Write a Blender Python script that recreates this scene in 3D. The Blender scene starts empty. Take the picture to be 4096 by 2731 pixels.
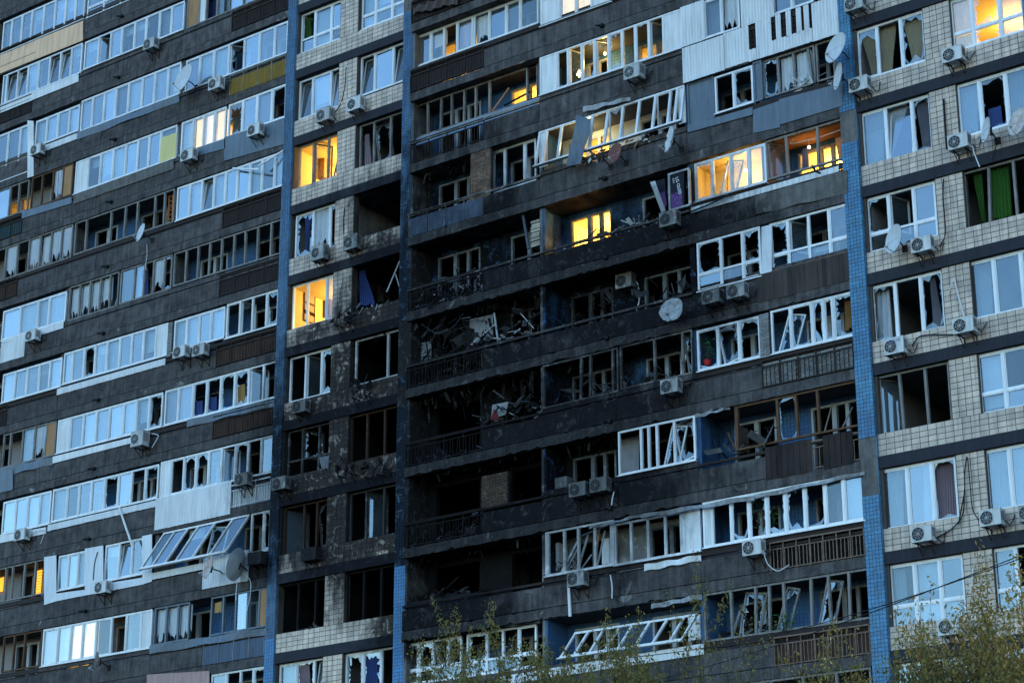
import bpy, math, random
from math import sin, cos, pi, radians, exp, hypot
from mathutils import Vector, Matrix
RND = random.Random(7)
scene = bpy.context.scene
C = scene.collection

# ------------------------------------------------------------------ camera
YAW, PITCH, ROLL, FPX = 0.6522922, 0.3390437, 0.0020047, 8480.53
CAM = Vector((45.37793, -52.88879, -39.10034))
def cam_axes():
    f = Vector((-sin(YAW)*cos(PITCH), cos(YAW)*cos(PITCH), sin(PITCH)))
    r = Vector((cos(YAW), sin(YAW), 0)); d = -r.cross(f)
    c, s = cos(ROLL), sin(ROLL)
    return c*r+s*d, -s*r+c*d, f
CR_, CD_, CF_ = cam_axes()
cd = bpy.data.cameras.new('camera'); cam = bpy.data.objects.new('camera', cd); C.objects.link(cam)
cd.sensor_fit = 'HORIZONTAL'; cd.sensor_width = 36; cd.lens = FPX/4096*36; cd.clip_end = 5000; cd.clip_start = .5
M = Matrix.Identity(4)
for i in range(3):
    M[i][0] = CR_[i]; M[i][1] = -CD_[i]; M[i][2] = -CF_[i]; M[i][3] = CAM[i]
cam.matrix_world = M
scene.camera = cam

# ------------------------------------------------------------------ dusk sky, weak low sun behind the block
SUN_EL, SUN_AZ = 14.0, 18.0          # degrees; azimuth measured from +Y (behind the building)
w = bpy.data.worlds.new('World'); scene.world = w; w.use_nodes = True
nt = w.node_tree; bg = nt.nodes['Background']
sky = nt.nodes.new('ShaderNodeTexSky'); sky.sky_type = 'NISHITA'; sky.sun_disc = False
sky.sun_elevation = radians(SUN_EL); sky.sun_rotation = radians(SUN_AZ)
sky.air_density = 1.3; sky.dust_density = 0.15; sky.ozone_density = 4.6
nt.links.new(sky.outputs[0], bg.inputs[0]); bg.inputs[1].default_value = 0.10
sl = bpy.data.lights.new('sun', 'SUN'); sl.energy = 0.5; sl.angle = radians(12); sl.color = (1, .9, .8)
so = bpy.data.objects.new('sun', sl); C.objects.link(so)
sd = Vector((sin(radians(SUN_AZ))*cos(radians(SUN_EL)), cos(radians(SUN_AZ))*cos(radians(SUN_EL)), sin(radians(SUN_EL))))
so.rotation_euler = sd.to_track_quat('Z', 'Y').to_euler(); so.location = (0, 60, 60)
vs = scene.view_settings; vs.view_transform = 'Standard'; vs.look = 'None'; vs.exposure = 2.75; vs.gamma = 1; vs.use_curve_mapping = False
cy = scene.cycles
cy.max_bounces = 6; cy.diffuse_bounces = 3; cy.glossy_bounces = 2; cy.transparent_max_bounces = 16; cy.transmission_bounces = 2
cy.sample_clamp_indirect = 4; cy.use_denoising = True; cy.caustics_reflective = False; cy.caustics_refractive = False

# ------------------------------------------------------------------ pixel -> facade
OX = {'a': 0, 'b': 1000, 'c': 2000, 'd': 2896}; OY = {'1': 0, '2': 650, '3': 1300, '4': 1931}
YP = {'a': 0.0, 'b': 0.1, 'c': -0.21, 'd': -0.15}
def P(c, x, y, yp):
    X = OX[c[0]]+x*1200/2352; Y = OY[c[1]]+y*1200/2352
    d = CR_*((X-2048)/FPX)+CD_*((Y-1365.5)/FPX)+CF_
    t = (yp-CAM.y)/d.y
    q = CAM+d*t
    return q.x, q.z
def pv(c, x, y, yp):
    X, Z = P(c, x, y, yp); return Vector((X, yp, Z))

# ------------------------------------------------------------------ materials
def mk(name):
    m = bpy.data.materials.new(name); m.use_nodes = True
    n = m.node_tree; return m, n, n.nodes, n.links, n.nodes['Principled BSDF']
def math_(N, L, op, a, b=None, c=None, clamp=False):
    n = N.new('ShaderNodeMath'); n.operation = op; n.use_clamp = clamp
    for i, v in enumerate((a, b, c)):
        if v is None: continue
        if isinstance(v, (int, float)): n.inputs[i].default_value = v
        else: L.new(v, n.inputs[i])
    return n.outputs[0]
def soot_group():
    g = bpy.data.node_groups.new('soot', 'ShaderNodeTree')
    g.interface.new_socket('Fac', in_out='OUTPUT', socket_type='NodeSocketFloat')
    N, L = g.nodes, g.links
    go = N.new('NodeGroupOutput'); geo = N.new('ShaderNodeNewGeometry'); sp = N.new('ShaderNodeSeparateXYZ')
    L.new(geo.outputs['Position'], sp.inputs[0])
    nz = N.new('ShaderNodeTexNoise'); nz.inputs['Scale'].default_value = .55; nz.inputs['Detail'].default_value = 5; nz.inputs['Roughness'].default_value = .6
    L.new(geo.outputs['Position'], nz.inputs['Vector'])
    def blob(x, z, rx, rzu, rzd):
        dx = math_(N, L, 'DIVIDE', math_(N, L, 'SUBTRACT', sp.outputs[0], x), rx)
        dz = math_(N, L, 'SUBTRACT', sp.outputs[2], z)
        up = math_(N, L, 'DIVIDE', math_(N, L, 'MAXIMUM', dz, 0.0), rzu)
        dn = math_(N, L, 'DIVIDE', math_(N, L, 'MINIMUM', dz, 0.0), rzd)
        s = math_(N, L, 'ADD', math_(N, L, 'ADD', math_(N, L, 'MULTIPLY', dx, dx), math_(N, L, 'MULTIPLY', up, up)), math_(N, L, 'MULTIPLY', dn, dn))
        return math_(N, L, 'SQRT', s)
    d = None
    for b in SOOT:
        q = blob(*b); d = q if d is None else math_(N, L, 'MINIMUM', d, q)
    d = math_(N, L, 'ADD', d, math_(N, L, 'MULTIPLY', math_(N, L, 'SUBTRACT', nz.outputs[0], .5), 1.2))
    mpv = N.new('ShaderNodeMapping'); mpv.inputs['Scale'].default_value = (1.6, 1.6, .55); L.new(geo.outputs['Position'], mpv.inputs[0])
    nf = N.new('ShaderNodeTexNoise'); nf.inputs['Scale'].default_value = 1.5; nf.inputs['Detail'].default_value = 8; nf.inputs['Roughness'].default_value = .7
    L.new(mpv.outputs[0], nf.inputs['Vector'])
    d = math_(N, L, 'ADD', d, math_(N, L, 'MULTIPLY', math_(N, L, 'SUBTRACT', nf.outputs[0], .5), 1.1))
    na = N.new('ShaderNodeTexNoise'); na.inputs['Scale'].default_value = 2.2; na.inputs['Detail'].default_value = 9; na.inputs['Roughness'].default_value = .75; na.inputs['Distortion'].default_value = 1.2
    L.new(geo.outputs['Position'], na.inputs['Vector'])
    ash = N.new('ShaderNodeMapRange'); ash.inputs['From Min'].default_value = .54; ash.inputs['From Max'].default_value = .64; ash.inputs['To Max'].default_value = .55
    L.new(na.outputs[0], ash.inputs['Value'])
    mr = N.new('ShaderNodeMapRange'); mr.interpolation_type = 'SMOOTHSTEP'
    mr.inputs['From Min'].default_value = 1.38; mr.inputs['From Max'].default_value = .72
    L.new(d, mr.inputs['Value'])
    L.new(math_(N, L, 'MULTIPLY', mr.outputs[0], math_(N, L, 'SUBTRACT', 1.0, ash.outputs[0])), go.inputs[0])
    return g
SOOT = [(1.2, -18.4, 6.4, 10.5, 5.6), (-3.0, -19.6, 4.4, 6.2, 3.3), (7.5, -21.5, 4.6, 5.5, 2.6), (2.2, -24.9, 3.2, 2.0, 1.0), (10, -14.5, 5, 3.0, 3.0)]
SG = soot_group()
def pmat(name, col, rough=.8, col2=None, scale=1.5, amt=.5, soot=1.0, rand=0.0, dirt=.3, bump=.0, stretch=(1, 1, 1), patch=None, patch_lo=.62, metal=0, spec=.06, bscale=40):
    m, n, N, L, B = mk(name)
    geo = N.new('ShaderNodeNewGeometry')
    mp = N.new('ShaderNodeMapping'); mp.inputs['Scale'].default_value = stretch; L.new(geo.outputs['Position'], mp.inputs[0])
    nz = N.new('ShaderNodeTexNoise'); nz.inputs['Scale'].default_value = scale; nz.inputs['Detail'].default_value = 6; nz.inputs['Roughness'].default_value = .65
    L.new(mp.outputs[0], nz.inputs['Vector'])
    mx = N.new('ShaderNodeMix'); mx.data_type = 'RGBA'
    mx.inputs[6].default_value = (*col, 1); mx.inputs[7].default_value = (*(col2 or [c*.55 for c in col]), 1)
    f = math_(N, L, 'MULTIPLY', math_(N, L, 'SUBTRACT', nz.outputs[0], .42, clamp=False), 4*amt, clamp=True)
    L.new(f, mx.inputs[0]); cur = mx.outputs[2]
    if patch:
        n2 = N.new('ShaderNodeTexNoise'); n2.inputs['Scale'].default_value = 1.5; n2.inputs['Detail'].default_value = 9; n2.inputs['Roughness'].default_value = .68; n2.inputs['Distortion'].default_value = .6
        L.new(geo.outputs['Position'], n2.inputs['Vector'])
        mr = N.new('ShaderNodeMapRange'); mr.inputs['From Min'].default_value = patch_lo; mr.inputs['From Max'].default_value = patch_lo+.025
        L.new(n2.outputs[0], mr.inputs['Value'])
        mx2 = N.new('ShaderNodeMix'); mx2.data_type = 'RGBA'; L.new(mr.outputs[0], mx2.inputs[0]); L.new(cur, mx2.inputs[6]); mx2.inputs[7].default_value = (*patch, 1)
        cur = mx2.outputs[2]
    if dirt > 0:   # vertical run-off streaks and fine grime
        mp3 = N.new('ShaderNodeMapping'); mp3.inputs['Scale'].default_value = (5, 5, .5); L.new(geo.outputs['Position'], mp3.inputs[0])
        n3 = N.new('ShaderNodeTexNoise'); n3.inputs['Scale'].default_value = 1.6; n3.inputs['Detail'].default_value = 5
        L.new(mp3.outputs[0], n3.inputs['Vector'])
        mx3 = N.new('ShaderNodeMix'); mx3.data_type = 'RGBA'; mx3.blend_type = 'MULTIPLY'
        L.new(math_(N, L, 'MULTIPLY', math_(N, L, 'SUBTRACT', n3.outputs[0], .38), 3.2*dirt, clamp=True), mx3.inputs[0])
        L.new(cur, mx3.inputs[6]); mx3.inputs[7].default_value = (.33, .31, .3, 1); cur = mx3.outputs[2]
    if rand > 0:
        oi = N.new('ShaderNodeObjectInfo')
        r = math_(N, L, 'FRACT', math_(N, L, 'ADD', oi.outputs['Random'], geo.outputs['Random Per Island']))
        hv = N.new('ShaderNodeHueSaturation')
        L.new(math_(N, L, 'ADD', math_(N, L, 'MULTIPLY', r, 2*rand), 1-rand), hv.inputs['Value'])
        L.new(math_(N, L, 'ADD', math_(N, L, 'MULTIPLY', r, .6*rand), 1-.3*rand), hv.inputs['Saturation'])
        L.new(cur, hv.inputs['Color']); cur = hv.outputs[0]
    if soot > 0:
        gn = N.new('ShaderNodeGroup'); gn.node_tree = SG
        mx4 = N.new('ShaderNodeMix'); mx4.data_type = 'RGBA'
        L.new(math_(N, L, 'MULTIPLY', gn.outputs[0], soot), mx4.inputs[0]); L.new(cur, mx4.inputs[6]); mx4.inputs[7].default_value = (.0075, .0075, .009, 1)
        cur = mx4.outputs[2]
        L.new(math_(N, L, 'MULTIPLY', math_(N, L, 'SUBTRACT', 1.0, math_(N, L, 'MULTIPLY', gn.outputs[0], soot)), spec), B.inputs['Specular IOR Level'])
    L.new(cur, B.inputs['Base Color']); B.inputs['Roughness'].default_value = rough
    B.inputs['Metallic'].default_value = metal; B.inputs['Specular IOR Level'].default_value = spec
    if bump > 0:
        nb = N.new('ShaderNodeTexNoise'); nb.inputs['Scale'].default_value = bscale; nb.inputs['Detail'].default_value = 4
        L.new(geo.outputs['Position'], nb.inputs['Vector'])
        ad = math_(N, L, 'ADD', nb.outputs[0], math_(N, L, 'MULTIPLY', nz.outputs[0], 2.0))
        bp = N.new('ShaderNodeBump'); bp.inputs['Strength'].default_value = bump; bp.inputs['Distance'].default_value = .04
        L.new(ad, bp.inputs['Height']); L.new(bp.outputs[0], B.inputs['Normal'])
    return m
def emis(m, col, s):
    B = m.node_tree.nodes['Principled BSDF']; B.inputs['Emission Color'].default_value = (*col, 1); B.inputs['Emission Strength'].default_value = s
    return m
MT = {}
MT['concrete'] = pmat('dark_concrete', (.104, .095, .093), .9, (.034, .032, .035), 2.2, .75, .93, .16, .6, 1.0, patch=(.20, .19, .185), patch_lo=.66, bscale=22)
MT['slab'] = pmat('slab_edge_concrete', (.100, .092, .090), .9, (.034, .032, .035), 2.8, .7, .66, .16, .55, 1.0, patch=(.23, .22, .215), patch_lo=.63, bscale=22)
MT['band'] = pmat('painted_dark_band', (.036, .037, .045), .9, (.024, .025, .032), 1.2, .4, .85, 0, .3, .4)
MT['plaster'] = pmat('rough_plaster', (.17, .16, .15), .95, (.075, .07, .066), 3, .6, .9, 0, .4, 1.0)
MT['soffit'] = pmat('soffit', (.10, .10, .10), .9, (.06, .06, .06), 1.2, .5, 1, 0, 0, .2)
MT['cream'] = pmat('cream_tile', (.55, .43, .335), .45, (.40, .315, .25), .7, .6, .95, .17, .55, 0, spec=.4)
MT['joint'] = pmat('tile_joint', (.085, .07, .06), .95, None, 2, .3, .8)
MT['blue'] = pmat('blue_tile', (.048, .145, .265), .4, (.09, .25, .37), .55, .9, .93, .22, .25, 0, stretch=(.2, .2, 1.6), spec=.25)
MT['blueclean'] = pmat('clean_blue_tile', (.035, .15, .32), .4, (.06, .2, .38), .55, .9, .25, .2, .2, 0, stretch=(.2, .2, 1.6), spec=.25)
MT['bluedull'] = pmat('dull_blue_tile', (.048, .105, .18), .45, (.065, .14, .235), .55, .9, .93, .2, .4, 0, stretch=(.2, .2, 1.6), spec=.2)
MT['bluejoint'] = pmat('blue_joint', (.03, .045, .06), .95, None, 2, .3, .8)
MT['innerblue'] = pmat('loggia_blue_tile', (.045, .105, .21), .5, (.035, .08, .165), .8, .5, 1, .12, .1, 0)
MT['white'] = pmat('white_plastic', (.68, .68, .68), .35, (.54, .55, .56), 1.4, .6, .7, 0, .4, 0, spec=.5)
MT['whiteclean'] = pmat('white_plastic_clean', (.74, .74, .74), .3, (.62, .62, .62), 1.2, .4, .3, 0, .25, 0, spec=.5)
MT['panel'] = pmat('white_panel', (.68, .68, .67), .5, (.52, .52, .51), 1.0, .5, .6, 0, .3, 0)
MT['oldwood'] = pmat('weathered_grey_wood', (.25, .235, .22), .9, (.11, .10, .095), 6, .7, .85, 0, .4, .3, stretch=(2, 2, .5))
MT['brownwood'] = pmat('brown_wood', (.125, .07, .042), .8, (.07, .04, .026), 4, .6, .7, 0, .3, .2)
MT['metalblue'] = pmat('blue_grey_sheet', (.105, .135, .17), .5, (.07, .092, .12), 1.0, .5, .75, 0, .4, .1, spec=.3)
MT['steelstrip'] = pmat('steel_blue_strip', (.17, .22, .28), .5, (.12, .16, .21), 1.5, .5, .12, 0, .35, .1, spec=.3)
MT['corrwhite'] = pmat('white_siding', (.66, .66, .66), .5, (.54, .54, .54), .8, .5, .7, 0, .3, 0)
MT['corrdark'] = pmat('dark_brown_siding', (.035, .026, .024), .6, (.022, .018, .018), 1.2, .5, .8, 0, .3, 0)
MT['corrbrown'] = pmat('brown_siding', (.075, .042, .030), .7, (.04, .026, .02), 1.2, .6, .8, 0, .4, 0)
MT['corrochre'] = pmat('ochre_siding', (.21, .13, .026), .6, (.13, .085, .025), 1.6, .5, .8, 0, .4, 0)
MT['corrblue'] = pmat('blue_siding', (.085, .11, .155), .5, (.055, .075, .11), 1, .5, .6, 0, .35, 0)
MT['corrteal'] = pmat('teal_siding', (.035, .075, .085), .6, (.03, .045, .05), 1, .6, .6, 0, .4, 0)
MT['iron'] = pmat('dark_iron', (.030, .024, .022), .7, (.05, .03, .022), 5, .5, .8, 0, 0, 0)
MT['rustiron'] = pmat('pale_rusty_iron', (.18, .125, .095), .7, (.09, .05, .035), 5, .6, .7, 0, 0, 0)
MT['tan'] = pmat('tan_plaster', (.74, .48, .31), .85, (.66, .42, .27), .8, .5, 0, 0, .35, .2)
MT['cladding'] = pmat('white_cladding', (.64, .66, .68), .8, (.54, .56, .58), .8, .5, .3, 0, .2, .2)
MT['pink'] = pmat('pink_render', (.42, .27, .24), .9, (.33, .22, .2), 1.5, .5, .4, 0, .3, .3)
MT['room'] = pmat('room_wall', (.24, .22, .21), .9, (.18, .165, .16), .6, .5, 1, 0, 0, 0)
MT['hood'] = pmat('galvanised_hood', (.34, .35, .36), .5, (.20, .20, .21), 3, .7, .5, 0, .5, .2)
MT['innerframe'] = pmat('inner_frame_paint', (.40, .42, .44), .6, (.25, .26, .27), 2, .6, .7, 0, .3, 0)
MT['roomyellow'] = pmat('room_warm_wallpaper', (.62, .47, .22), .9, (.55, .40, .18), .6, .5, 0, 0, 0, 0)
MT['roomwhite'] = pmat('room_white_wall', (.62, .62, .60), .9, (.5, .5, .49), .6, .5, .7, 0, .1, 0)
MT['redwall'] = pmat('red_brown_wall', (.30, .10, .08), .9, (.24, .08, .07), .8, .5, 0, 0, 0, 0)
MT['burnt'] = pmat('charred', (.010, .010, .010), .95, (.02, .018, .018), 4, .6, .3, 0, 0, .8)
MT['brickgrey'] = pmat('grey_brick', (.22, .215, .21), .85, (.14, .135, .13), 2, .6, .9, .22, .2, 0)
MT['brickbrown'] = pmat('brown_brick', (.24, .155, .11), .85, (.15, .10, .075), 2, .6, .75, .25, .2, 0)
MT['mortar'] = pmat('mortar', (.07, .065, .06), .95, None, 3, .4, .8)
MT['planks'] = pmat('dark_planks', (.028, .022, .021), .75, (.05, .035, .028), 2, .6, .4, .35, .4, 0)
MT['plankbrown'] = pmat('brown_planks', (.060, .047, .042), .75, (.045, .036, .034), 2, .5, .4, .28, .4, 0)
MT['ac'] = pmat('ac_white', (.60, .60, .585), .45, (.5, .5, .49), 2, .5, .75, 0, .4, 0)
MT['acold'] = pmat('ac_grey', (.44, .44, .43), .5, (.33, .33, .32), 2, .6, .75, 0, .5, 0)
MT['acburnt'] = pmat('ac_burnt', (.035, .034, .034), .7, (.02, .02, .02), 3, .6, .5, 0, .3, .4)
MT['grille'] = pmat('dark_grille', (.035, .037, .042), .5, None, 5, .3, .5, 0, 0, 0)
MT['dish'] = pmat('grey_dish', (.50, .52, .54), .55, (.42, .44, .46), 2, .4, .5, 0, .2, 0)
MT['dishrust'] = pmat('rusty_dish', (.52, .50, .48), .6, (.28, .11, .04), 3.2, .75, .3, 0, .3, 0)
MT['dishred'] = pmat('red_brown_dish', (.16, .07, .06), .6, (.10, .05, .045), 3, .5, .3, 0, .3, 0)
MT['cable'] = pmat('black_cable', (.018, .018, .02), .6, None, 2, .2, 0, 0, 0, 0)
MT['whitecable'] = pmat('white_cable', (.6, .6, .6), .6, None, 2, .2, 0, 0, 0, 0)
MT['screen'] = pmat('insect_screen', (.10, .125, .15), .8, (.08, .10, .12), 1, .5, .6, 0, 0, 0)
MT['ply'] = pmat('plywood', (.36, .20, .10), .8, (.26, .14, .07), 3, .6, .2, 0, .2, 0, stretch=(1, 1, .3))
MT['orange'] = pmat('orange_paint', (.50, .17, .05), .7, None, 3, .4, 0, 0, .2, 0)
MT['darkred'] = pmat('dull_red_cloth', (.13, .02, .02), .9, None, 3, .3, .3, 0, 0, 0)
MT['red'] = pmat('red_plastic', (.45, .03, .03), .5, None, 3, .2, 0, 0, 0, 0)
MT['paper'] = pmat('stacked_papers', (.42, .36, .28), .9, (.25, .2, .16), 4, .6, .3, .3, 0, 0)
MT['bark'] = pmat('bark', (.055, .045, .037), .95, (.03, .025, .02), 8, .6, 0, 0, 0, .5)
MT['ground'] = pmat('ground_asphalt', (.055, .055, .052), .95, (.045, .06, .035), .12, .8, 0, 0, 0, .3)
MT['dark'] = pmat('black_plastic', (.012, .012, .013), .4, None, 2, .2, 0, 0, 0, 0)
def cloth(name, col, col2=None, transl=.35, soot=.3):
    m = pmat(name, col, .95, col2, 1.5, .5, soot, 0, .15, 0)
    n = m.node_tree; N, L = n.nodes, n.links; B = N['Principled BSDF']; out = N['Material Output']
    t = N.new('ShaderNodeBsdfTranslucent'); t.inputs[0].default_value = (*col, 1)
    mx = N.new('ShaderNodeMixShader'); mx.inputs[0].default_value = transl
    L.new(B.outputs[0], mx.inputs[1]); L.new(t.outputs[0], mx.inputs[2]); L.new(mx.outputs[0], out.inputs[0])
    return m
MT['blind'] = cloth('pale_blind', (.66, .70, .72), (.54, .58, .60), .3, .5)
MT['sheer'] = cloth('white_sheer', (.62, .66, .70), (.5, .54, .58), .35)
MT['beige'] = cloth('beige_curtain', (.44, .37, .25), (.34, .28, .19), .2)
MT['bluec'] = cloth('blue_curtain', (.045, .07, .19), (.03, .045, .12), .15, 0)
MT['greenc'] = cloth('green_curtain', (.035, .105, .02), (.02, .06, .015), .15, 0)
MT['lilac'] = cloth('lilac_blind', (.46, .42, .50), (.38, .35, .42), .3)
MT['greyc'] = cloth('grey_curtain', (.30, .30, .33), (.2, .2, .23), .3)
MT['pinkc'] = cloth('dusty_pink_curtain', (.30, .22, .24), (.2, .15, .17), .2)
MT['orangec'] = cloth('orange_curtain', (.55, .32, .12), (.4, .22, .09), .3)
MT['litblind'] = emis(cloth('lit_warm_blind', (.8, .66, .42), (.75, .6, .36), .5, 0), (1.0, .66, .30), .42)
MT['zblind'] = emis(cloth('glowing_yellow_green_blind', (.66, .66, .34), (.6, .6, .28), .4, 0), (.85, .8, .3), .03)  # faint emission in the cloth stands in for room light behind it
MT['darkcloth'] = cloth('brown_tarpaulin', (.10, .075, .07), (.06, .045, .045), .05)
def glassmat(name, base=.16, dirt=.10, dcol=(.5, .58, .62), sheet=False):
    m, n, N, L, B = mk(name); N.remove(B); out = N['Material Output']
    tr = N.new('ShaderNodeBsdfTransparent'); tr.inputs[0].default_value = (.80, .86, .88, 1)
    df = N.new('ShaderNodeBsdfDiffuse'); df.inputs[0].default_value = (*dcol, 1)
    gl = N.new('ShaderNodeBsdfGlossy'); gl.inputs['Roughness'].default_value = .04; gl.inputs[0].default_value = (.84, .93, .98, 1)
    geo = N.new('ShaderNodeNewGeometry'); oi = N.new('ShaderNodeObjectInfo')
    nz = N.new('ShaderNodeTexNoise'); nz.inputs['Scale'].default_value = 1.3; nz.inputs['Detail'].default_value = 5; L.new(geo.outputs['Position'], nz.inputs['Vector'])
    m1 = N.new('ShaderNodeMixShader'); L.new(math_(N, L, 'MULTIPLY', nz.outputs[0], 2*dirt), m1.inputs[0]); L.new(tr.outputs[0], m1.inputs[1]); L.new(df.outputs[0], m1.inputs[2])
    fr = N.new('ShaderNodeFresnel'); fr.inputs[0].default_value = 1.45
    fac = math_(N, L, 'ADD', math_(N, L, 'ADD', fr.outputs[0], base*.3), math_(N, L, 'MULTIPLY', oi.outputs['Random'], base*1.3))
    front = math_(N, L, 'SUBTRACT', 1.0, geo.outputs['Backfacing'])
    if not sheet: fac = math_(N, L, 'MULTIPLY', fac, front)
    m2 = N.new('ShaderNodeMixShader'); L.new(fac, m2.inputs[0]); L.new(m1.outputs[0], m2.inputs[1]); L.new(gl.outputs[0], m2.inputs[2])
    L.new(m2.outputs[0], out.inputs[0])
    nb = N.new('ShaderNodeTexNoise'); nb.inputs['Scale'].default_value = .9; L.new(geo.outputs['Position'], nb.inputs['Vector'])
    bp = N.new('ShaderNodeBump'); bp.inputs['Strength'].default_value = .12; bp.inputs['Distance'].default_value = .05; L.new(nb.outputs[0], bp.inputs['Height']); L.new(bp.outputs[0], gl.inputs['Normal'])
    return m
MT['glass'] = glassmat('window_glass', .165, .05)
MT['glassclear'] = glassmat('clear_window_glass', .10, .05)
MT['shard'] = glassmat('broken_glass', .08, .16)
MT['leafy'] = None
def leafmat():
    m, n, N, L, B = mk('autumn_leaf'); out = N['Material Output']
    geo = N.new('ShaderNodeNewGeometry'); cr = N.new('ShaderNodeValToRGB'); L.new(geo.outputs['Random Per Island'], cr.inputs[0])
    e = cr.color_ramp.elements; e[0].position = 0; e[0].color = (.07, .075, .016, 1); e[1].position = 1; e[1].color = (.19, .085, .018, 1)
    x = cr.color_ramp.elements.new(.45); x.color = (.14, .122, .022, 1); x = cr.color_ramp.elements.new(.8); x.color = (.26, .18, .028, 1)
    L.new(cr.outputs[0], B.inputs['Base Color']); B.inputs['Roughness'].default_value = .6
    t = N.new('ShaderNodeBsdfTranslucent'); L.new(cr.outputs[0], t.inputs[0]); mx = N.new('ShaderNodeMixShader'); mx.inputs[0].default_value = .35
    L.new(B.outputs[0], mx.inputs[1]); L.new(t.outputs[0], mx.inputs[2]); L.new(mx.outputs[0], out.inputs[0]); return m
MT['leaf'] = leafmat()
MT['plantgreen'] = pmat('houseplant_leaf', (.05, .13, .05), .6, (.03, .08, .03), 4, .5, 0, .3, 0, 0)

# ------------------------------------------------------------------ mesh helpers
class MB:
    def __init__(s): s.v = []; s.f = []; s.mi = []; s.m = 0
    def quad(s, a, b, c, d):
        i = len(s.v); s.v += [tuple(a), tuple(b), tuple(c), tuple(d)]; s.f.append((i, i+1, i+2, i+3)); s.mi.append(s.m)
    def tri(s, a, b, c):
        i = len(s.v); s.v += [tuple(a), tuple(b), tuple(c)]; s.f.append((i, i+1, i+2)); s.mi.append(s.m)
    def hexa(s, p):   # p: 8 corners, first 4 = front loop, last 4 = back loop
        i = len(s.v); s.v += [tuple(q) for q in p]
        for q in ((0, 1, 2, 3), (7, 6, 5, 4), (0, 4, 5, 1), (1, 5, 6, 2), (2, 6, 7, 3), (3, 7, 4, 0)):
            s.f.append(tuple(i+k for k in q)); s.mi.append(s.m)
    def box(s, x0, x1, y0, y1, z0, z1):
        s.hexa([(x0, y0, z0), (x1, y0, z0), (x1, y0, z1), (x0, y0, z1), (x0, y1, z0), (x1, y1, z0), (x1, y1, z1), (x0, y1, z1)])
    def slabq(s, bl, br, tr, tl, y, th):   # quad in the facade plane given as (x,z), with thickness towards +y
        s.hexa([(q[0], y, q[1]) for q in (bl, br, tr, tl)]+[(q[0], y+th, q[1]) for q in (bl, br, tr, tl)])
    def bar(s, p, q, w=.05, d=None):
        p, q = Vector(p), Vector(q); d = d or w; a = (q-p)
        if a.length < 1e-6: return
        a.normalize(); yv = Vector((0, 1, 0))
        if abs(a.dot(yv)) > .95: yv = Vector((0, 0, 1))
        u = a.cross(yv).normalized()*(w/2); v = a.cross(u).normalized()*(d/2)
        s.hexa([p-u-v, p+u-v, p+u+v, p-u+v, q-u-v, q+u-v, q+u+v, q-u+v])
    def tube(s, pts, r, n=6, r1=None):
        pts = [Vector(p) for p in pts]; m = len(pts); base = len(s.v); r1 = r if r1 is None else r1
        for i, p in enumerate(pts):
            a = (pts[min(i+1, m-1)]-pts[max(i-1, 0)])
            a = a.normalized() if a.length > 1e-9 else Vector((0, 0, 1))
            u = a.cross(Vector((0, 0, 1)) if abs(a.z) < .9 else Vector((1, 0, 0))).normalized(); v = a.cross(u)
            rr = r+(r1-r)*i/max(1, m-1)
            for k in range(n):
                t = 2*pi*k/n; s.v.append(tuple(p+u*rr*cos(t)+v*rr*sin(t)))
        for i in range(m-1):
            for k in range(n):
                s.f.append((base+i*n+k, base+i*n+(k+1) % n, base+(i+1)*n+(k+1) % n, base+(i+1)*n+k)); s.mi.append(s.m)
        s.f.append(tuple(base+k for k in range(n))[::-1]); s.mi.append(s.m)
        s.f.append(tuple(base+(m-1)*n+k for k in range(n))); s.mi.append(s.m)
    def build(s, name, mats, parent=None, org=None, smooth=False):
        if not s.v: return None
        if not isinstance(mats, (list, tuple)): mats = [mats]
        if org is None:
            org = Vector(min(s.v, key=lambda q: q[2]))
        org = Vector(org)
        me = bpy.data.meshes.new(name); me.from_pydata([(a-org.x, b-org.y, c-org.z) for a, b, c in s.v], [], s.f)
        for m in mats: me.materials.append(MT[m] if isinstance(m, str) else m)
        if len(mats) > 1: me.polygons.foreach_set('material_index', s.mi)
        if smooth: me.polygons.foreach_set('use_smooth', [True]*len(s.f))
        me.update()
        o = bpy.data.objects.new(name, me); C.objects.link(o)
        put(o, org, parent); return o
WL = {}
def put(o, world, parent=None):
    WL[o.name] = Vector(world)
    if parent is not None:
        o.parent = parent; o.location = Vector(world)-WL[parent.name]
    else: o.location = world
def tag(o, label, cat, group=None, kind=None):
    o['label'] = label; o['category'] = cat
    if group: o['group'] = group
    if kind: o['kind'] = kind
    return o
def empty(name, loc):
    o = bpy.data.objects.new(name, None); C.objects.link(o); o.empty_display_size = .2; put(o, loc); return o
def one(name, mats, parent=None):   # decorator-ish shorthand
    return MB()

# ------------------------------------------------------------------ ground
GZ = -40.9
g = MB(); n = 40
xs = [-3000, -600, -200, -80, -40, -20, 0, 20, 40, 80, 200, 600, 3000]; ys = [-3000, -600, -200, -100, -70, -50, -30, -15, 0, 20, 60, 200, 600, 3000]
def gz(x, y): return GZ+.06*sin(x*.3)*cos(y*.21)
for i in range(len(xs)-1):
    for j in range(len(ys)-1):
        g.quad(*[(x, y, gz(x, y)) for x, y in ((xs[i], ys[j]), (xs[i+1], ys[j]), (xs[i+1], ys[j+1]), (xs[i], ys[j+1]))])
o = g.build('ground', 'ground', None, (0, 0, GZ)); o['kind'] = 'structure'

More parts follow.
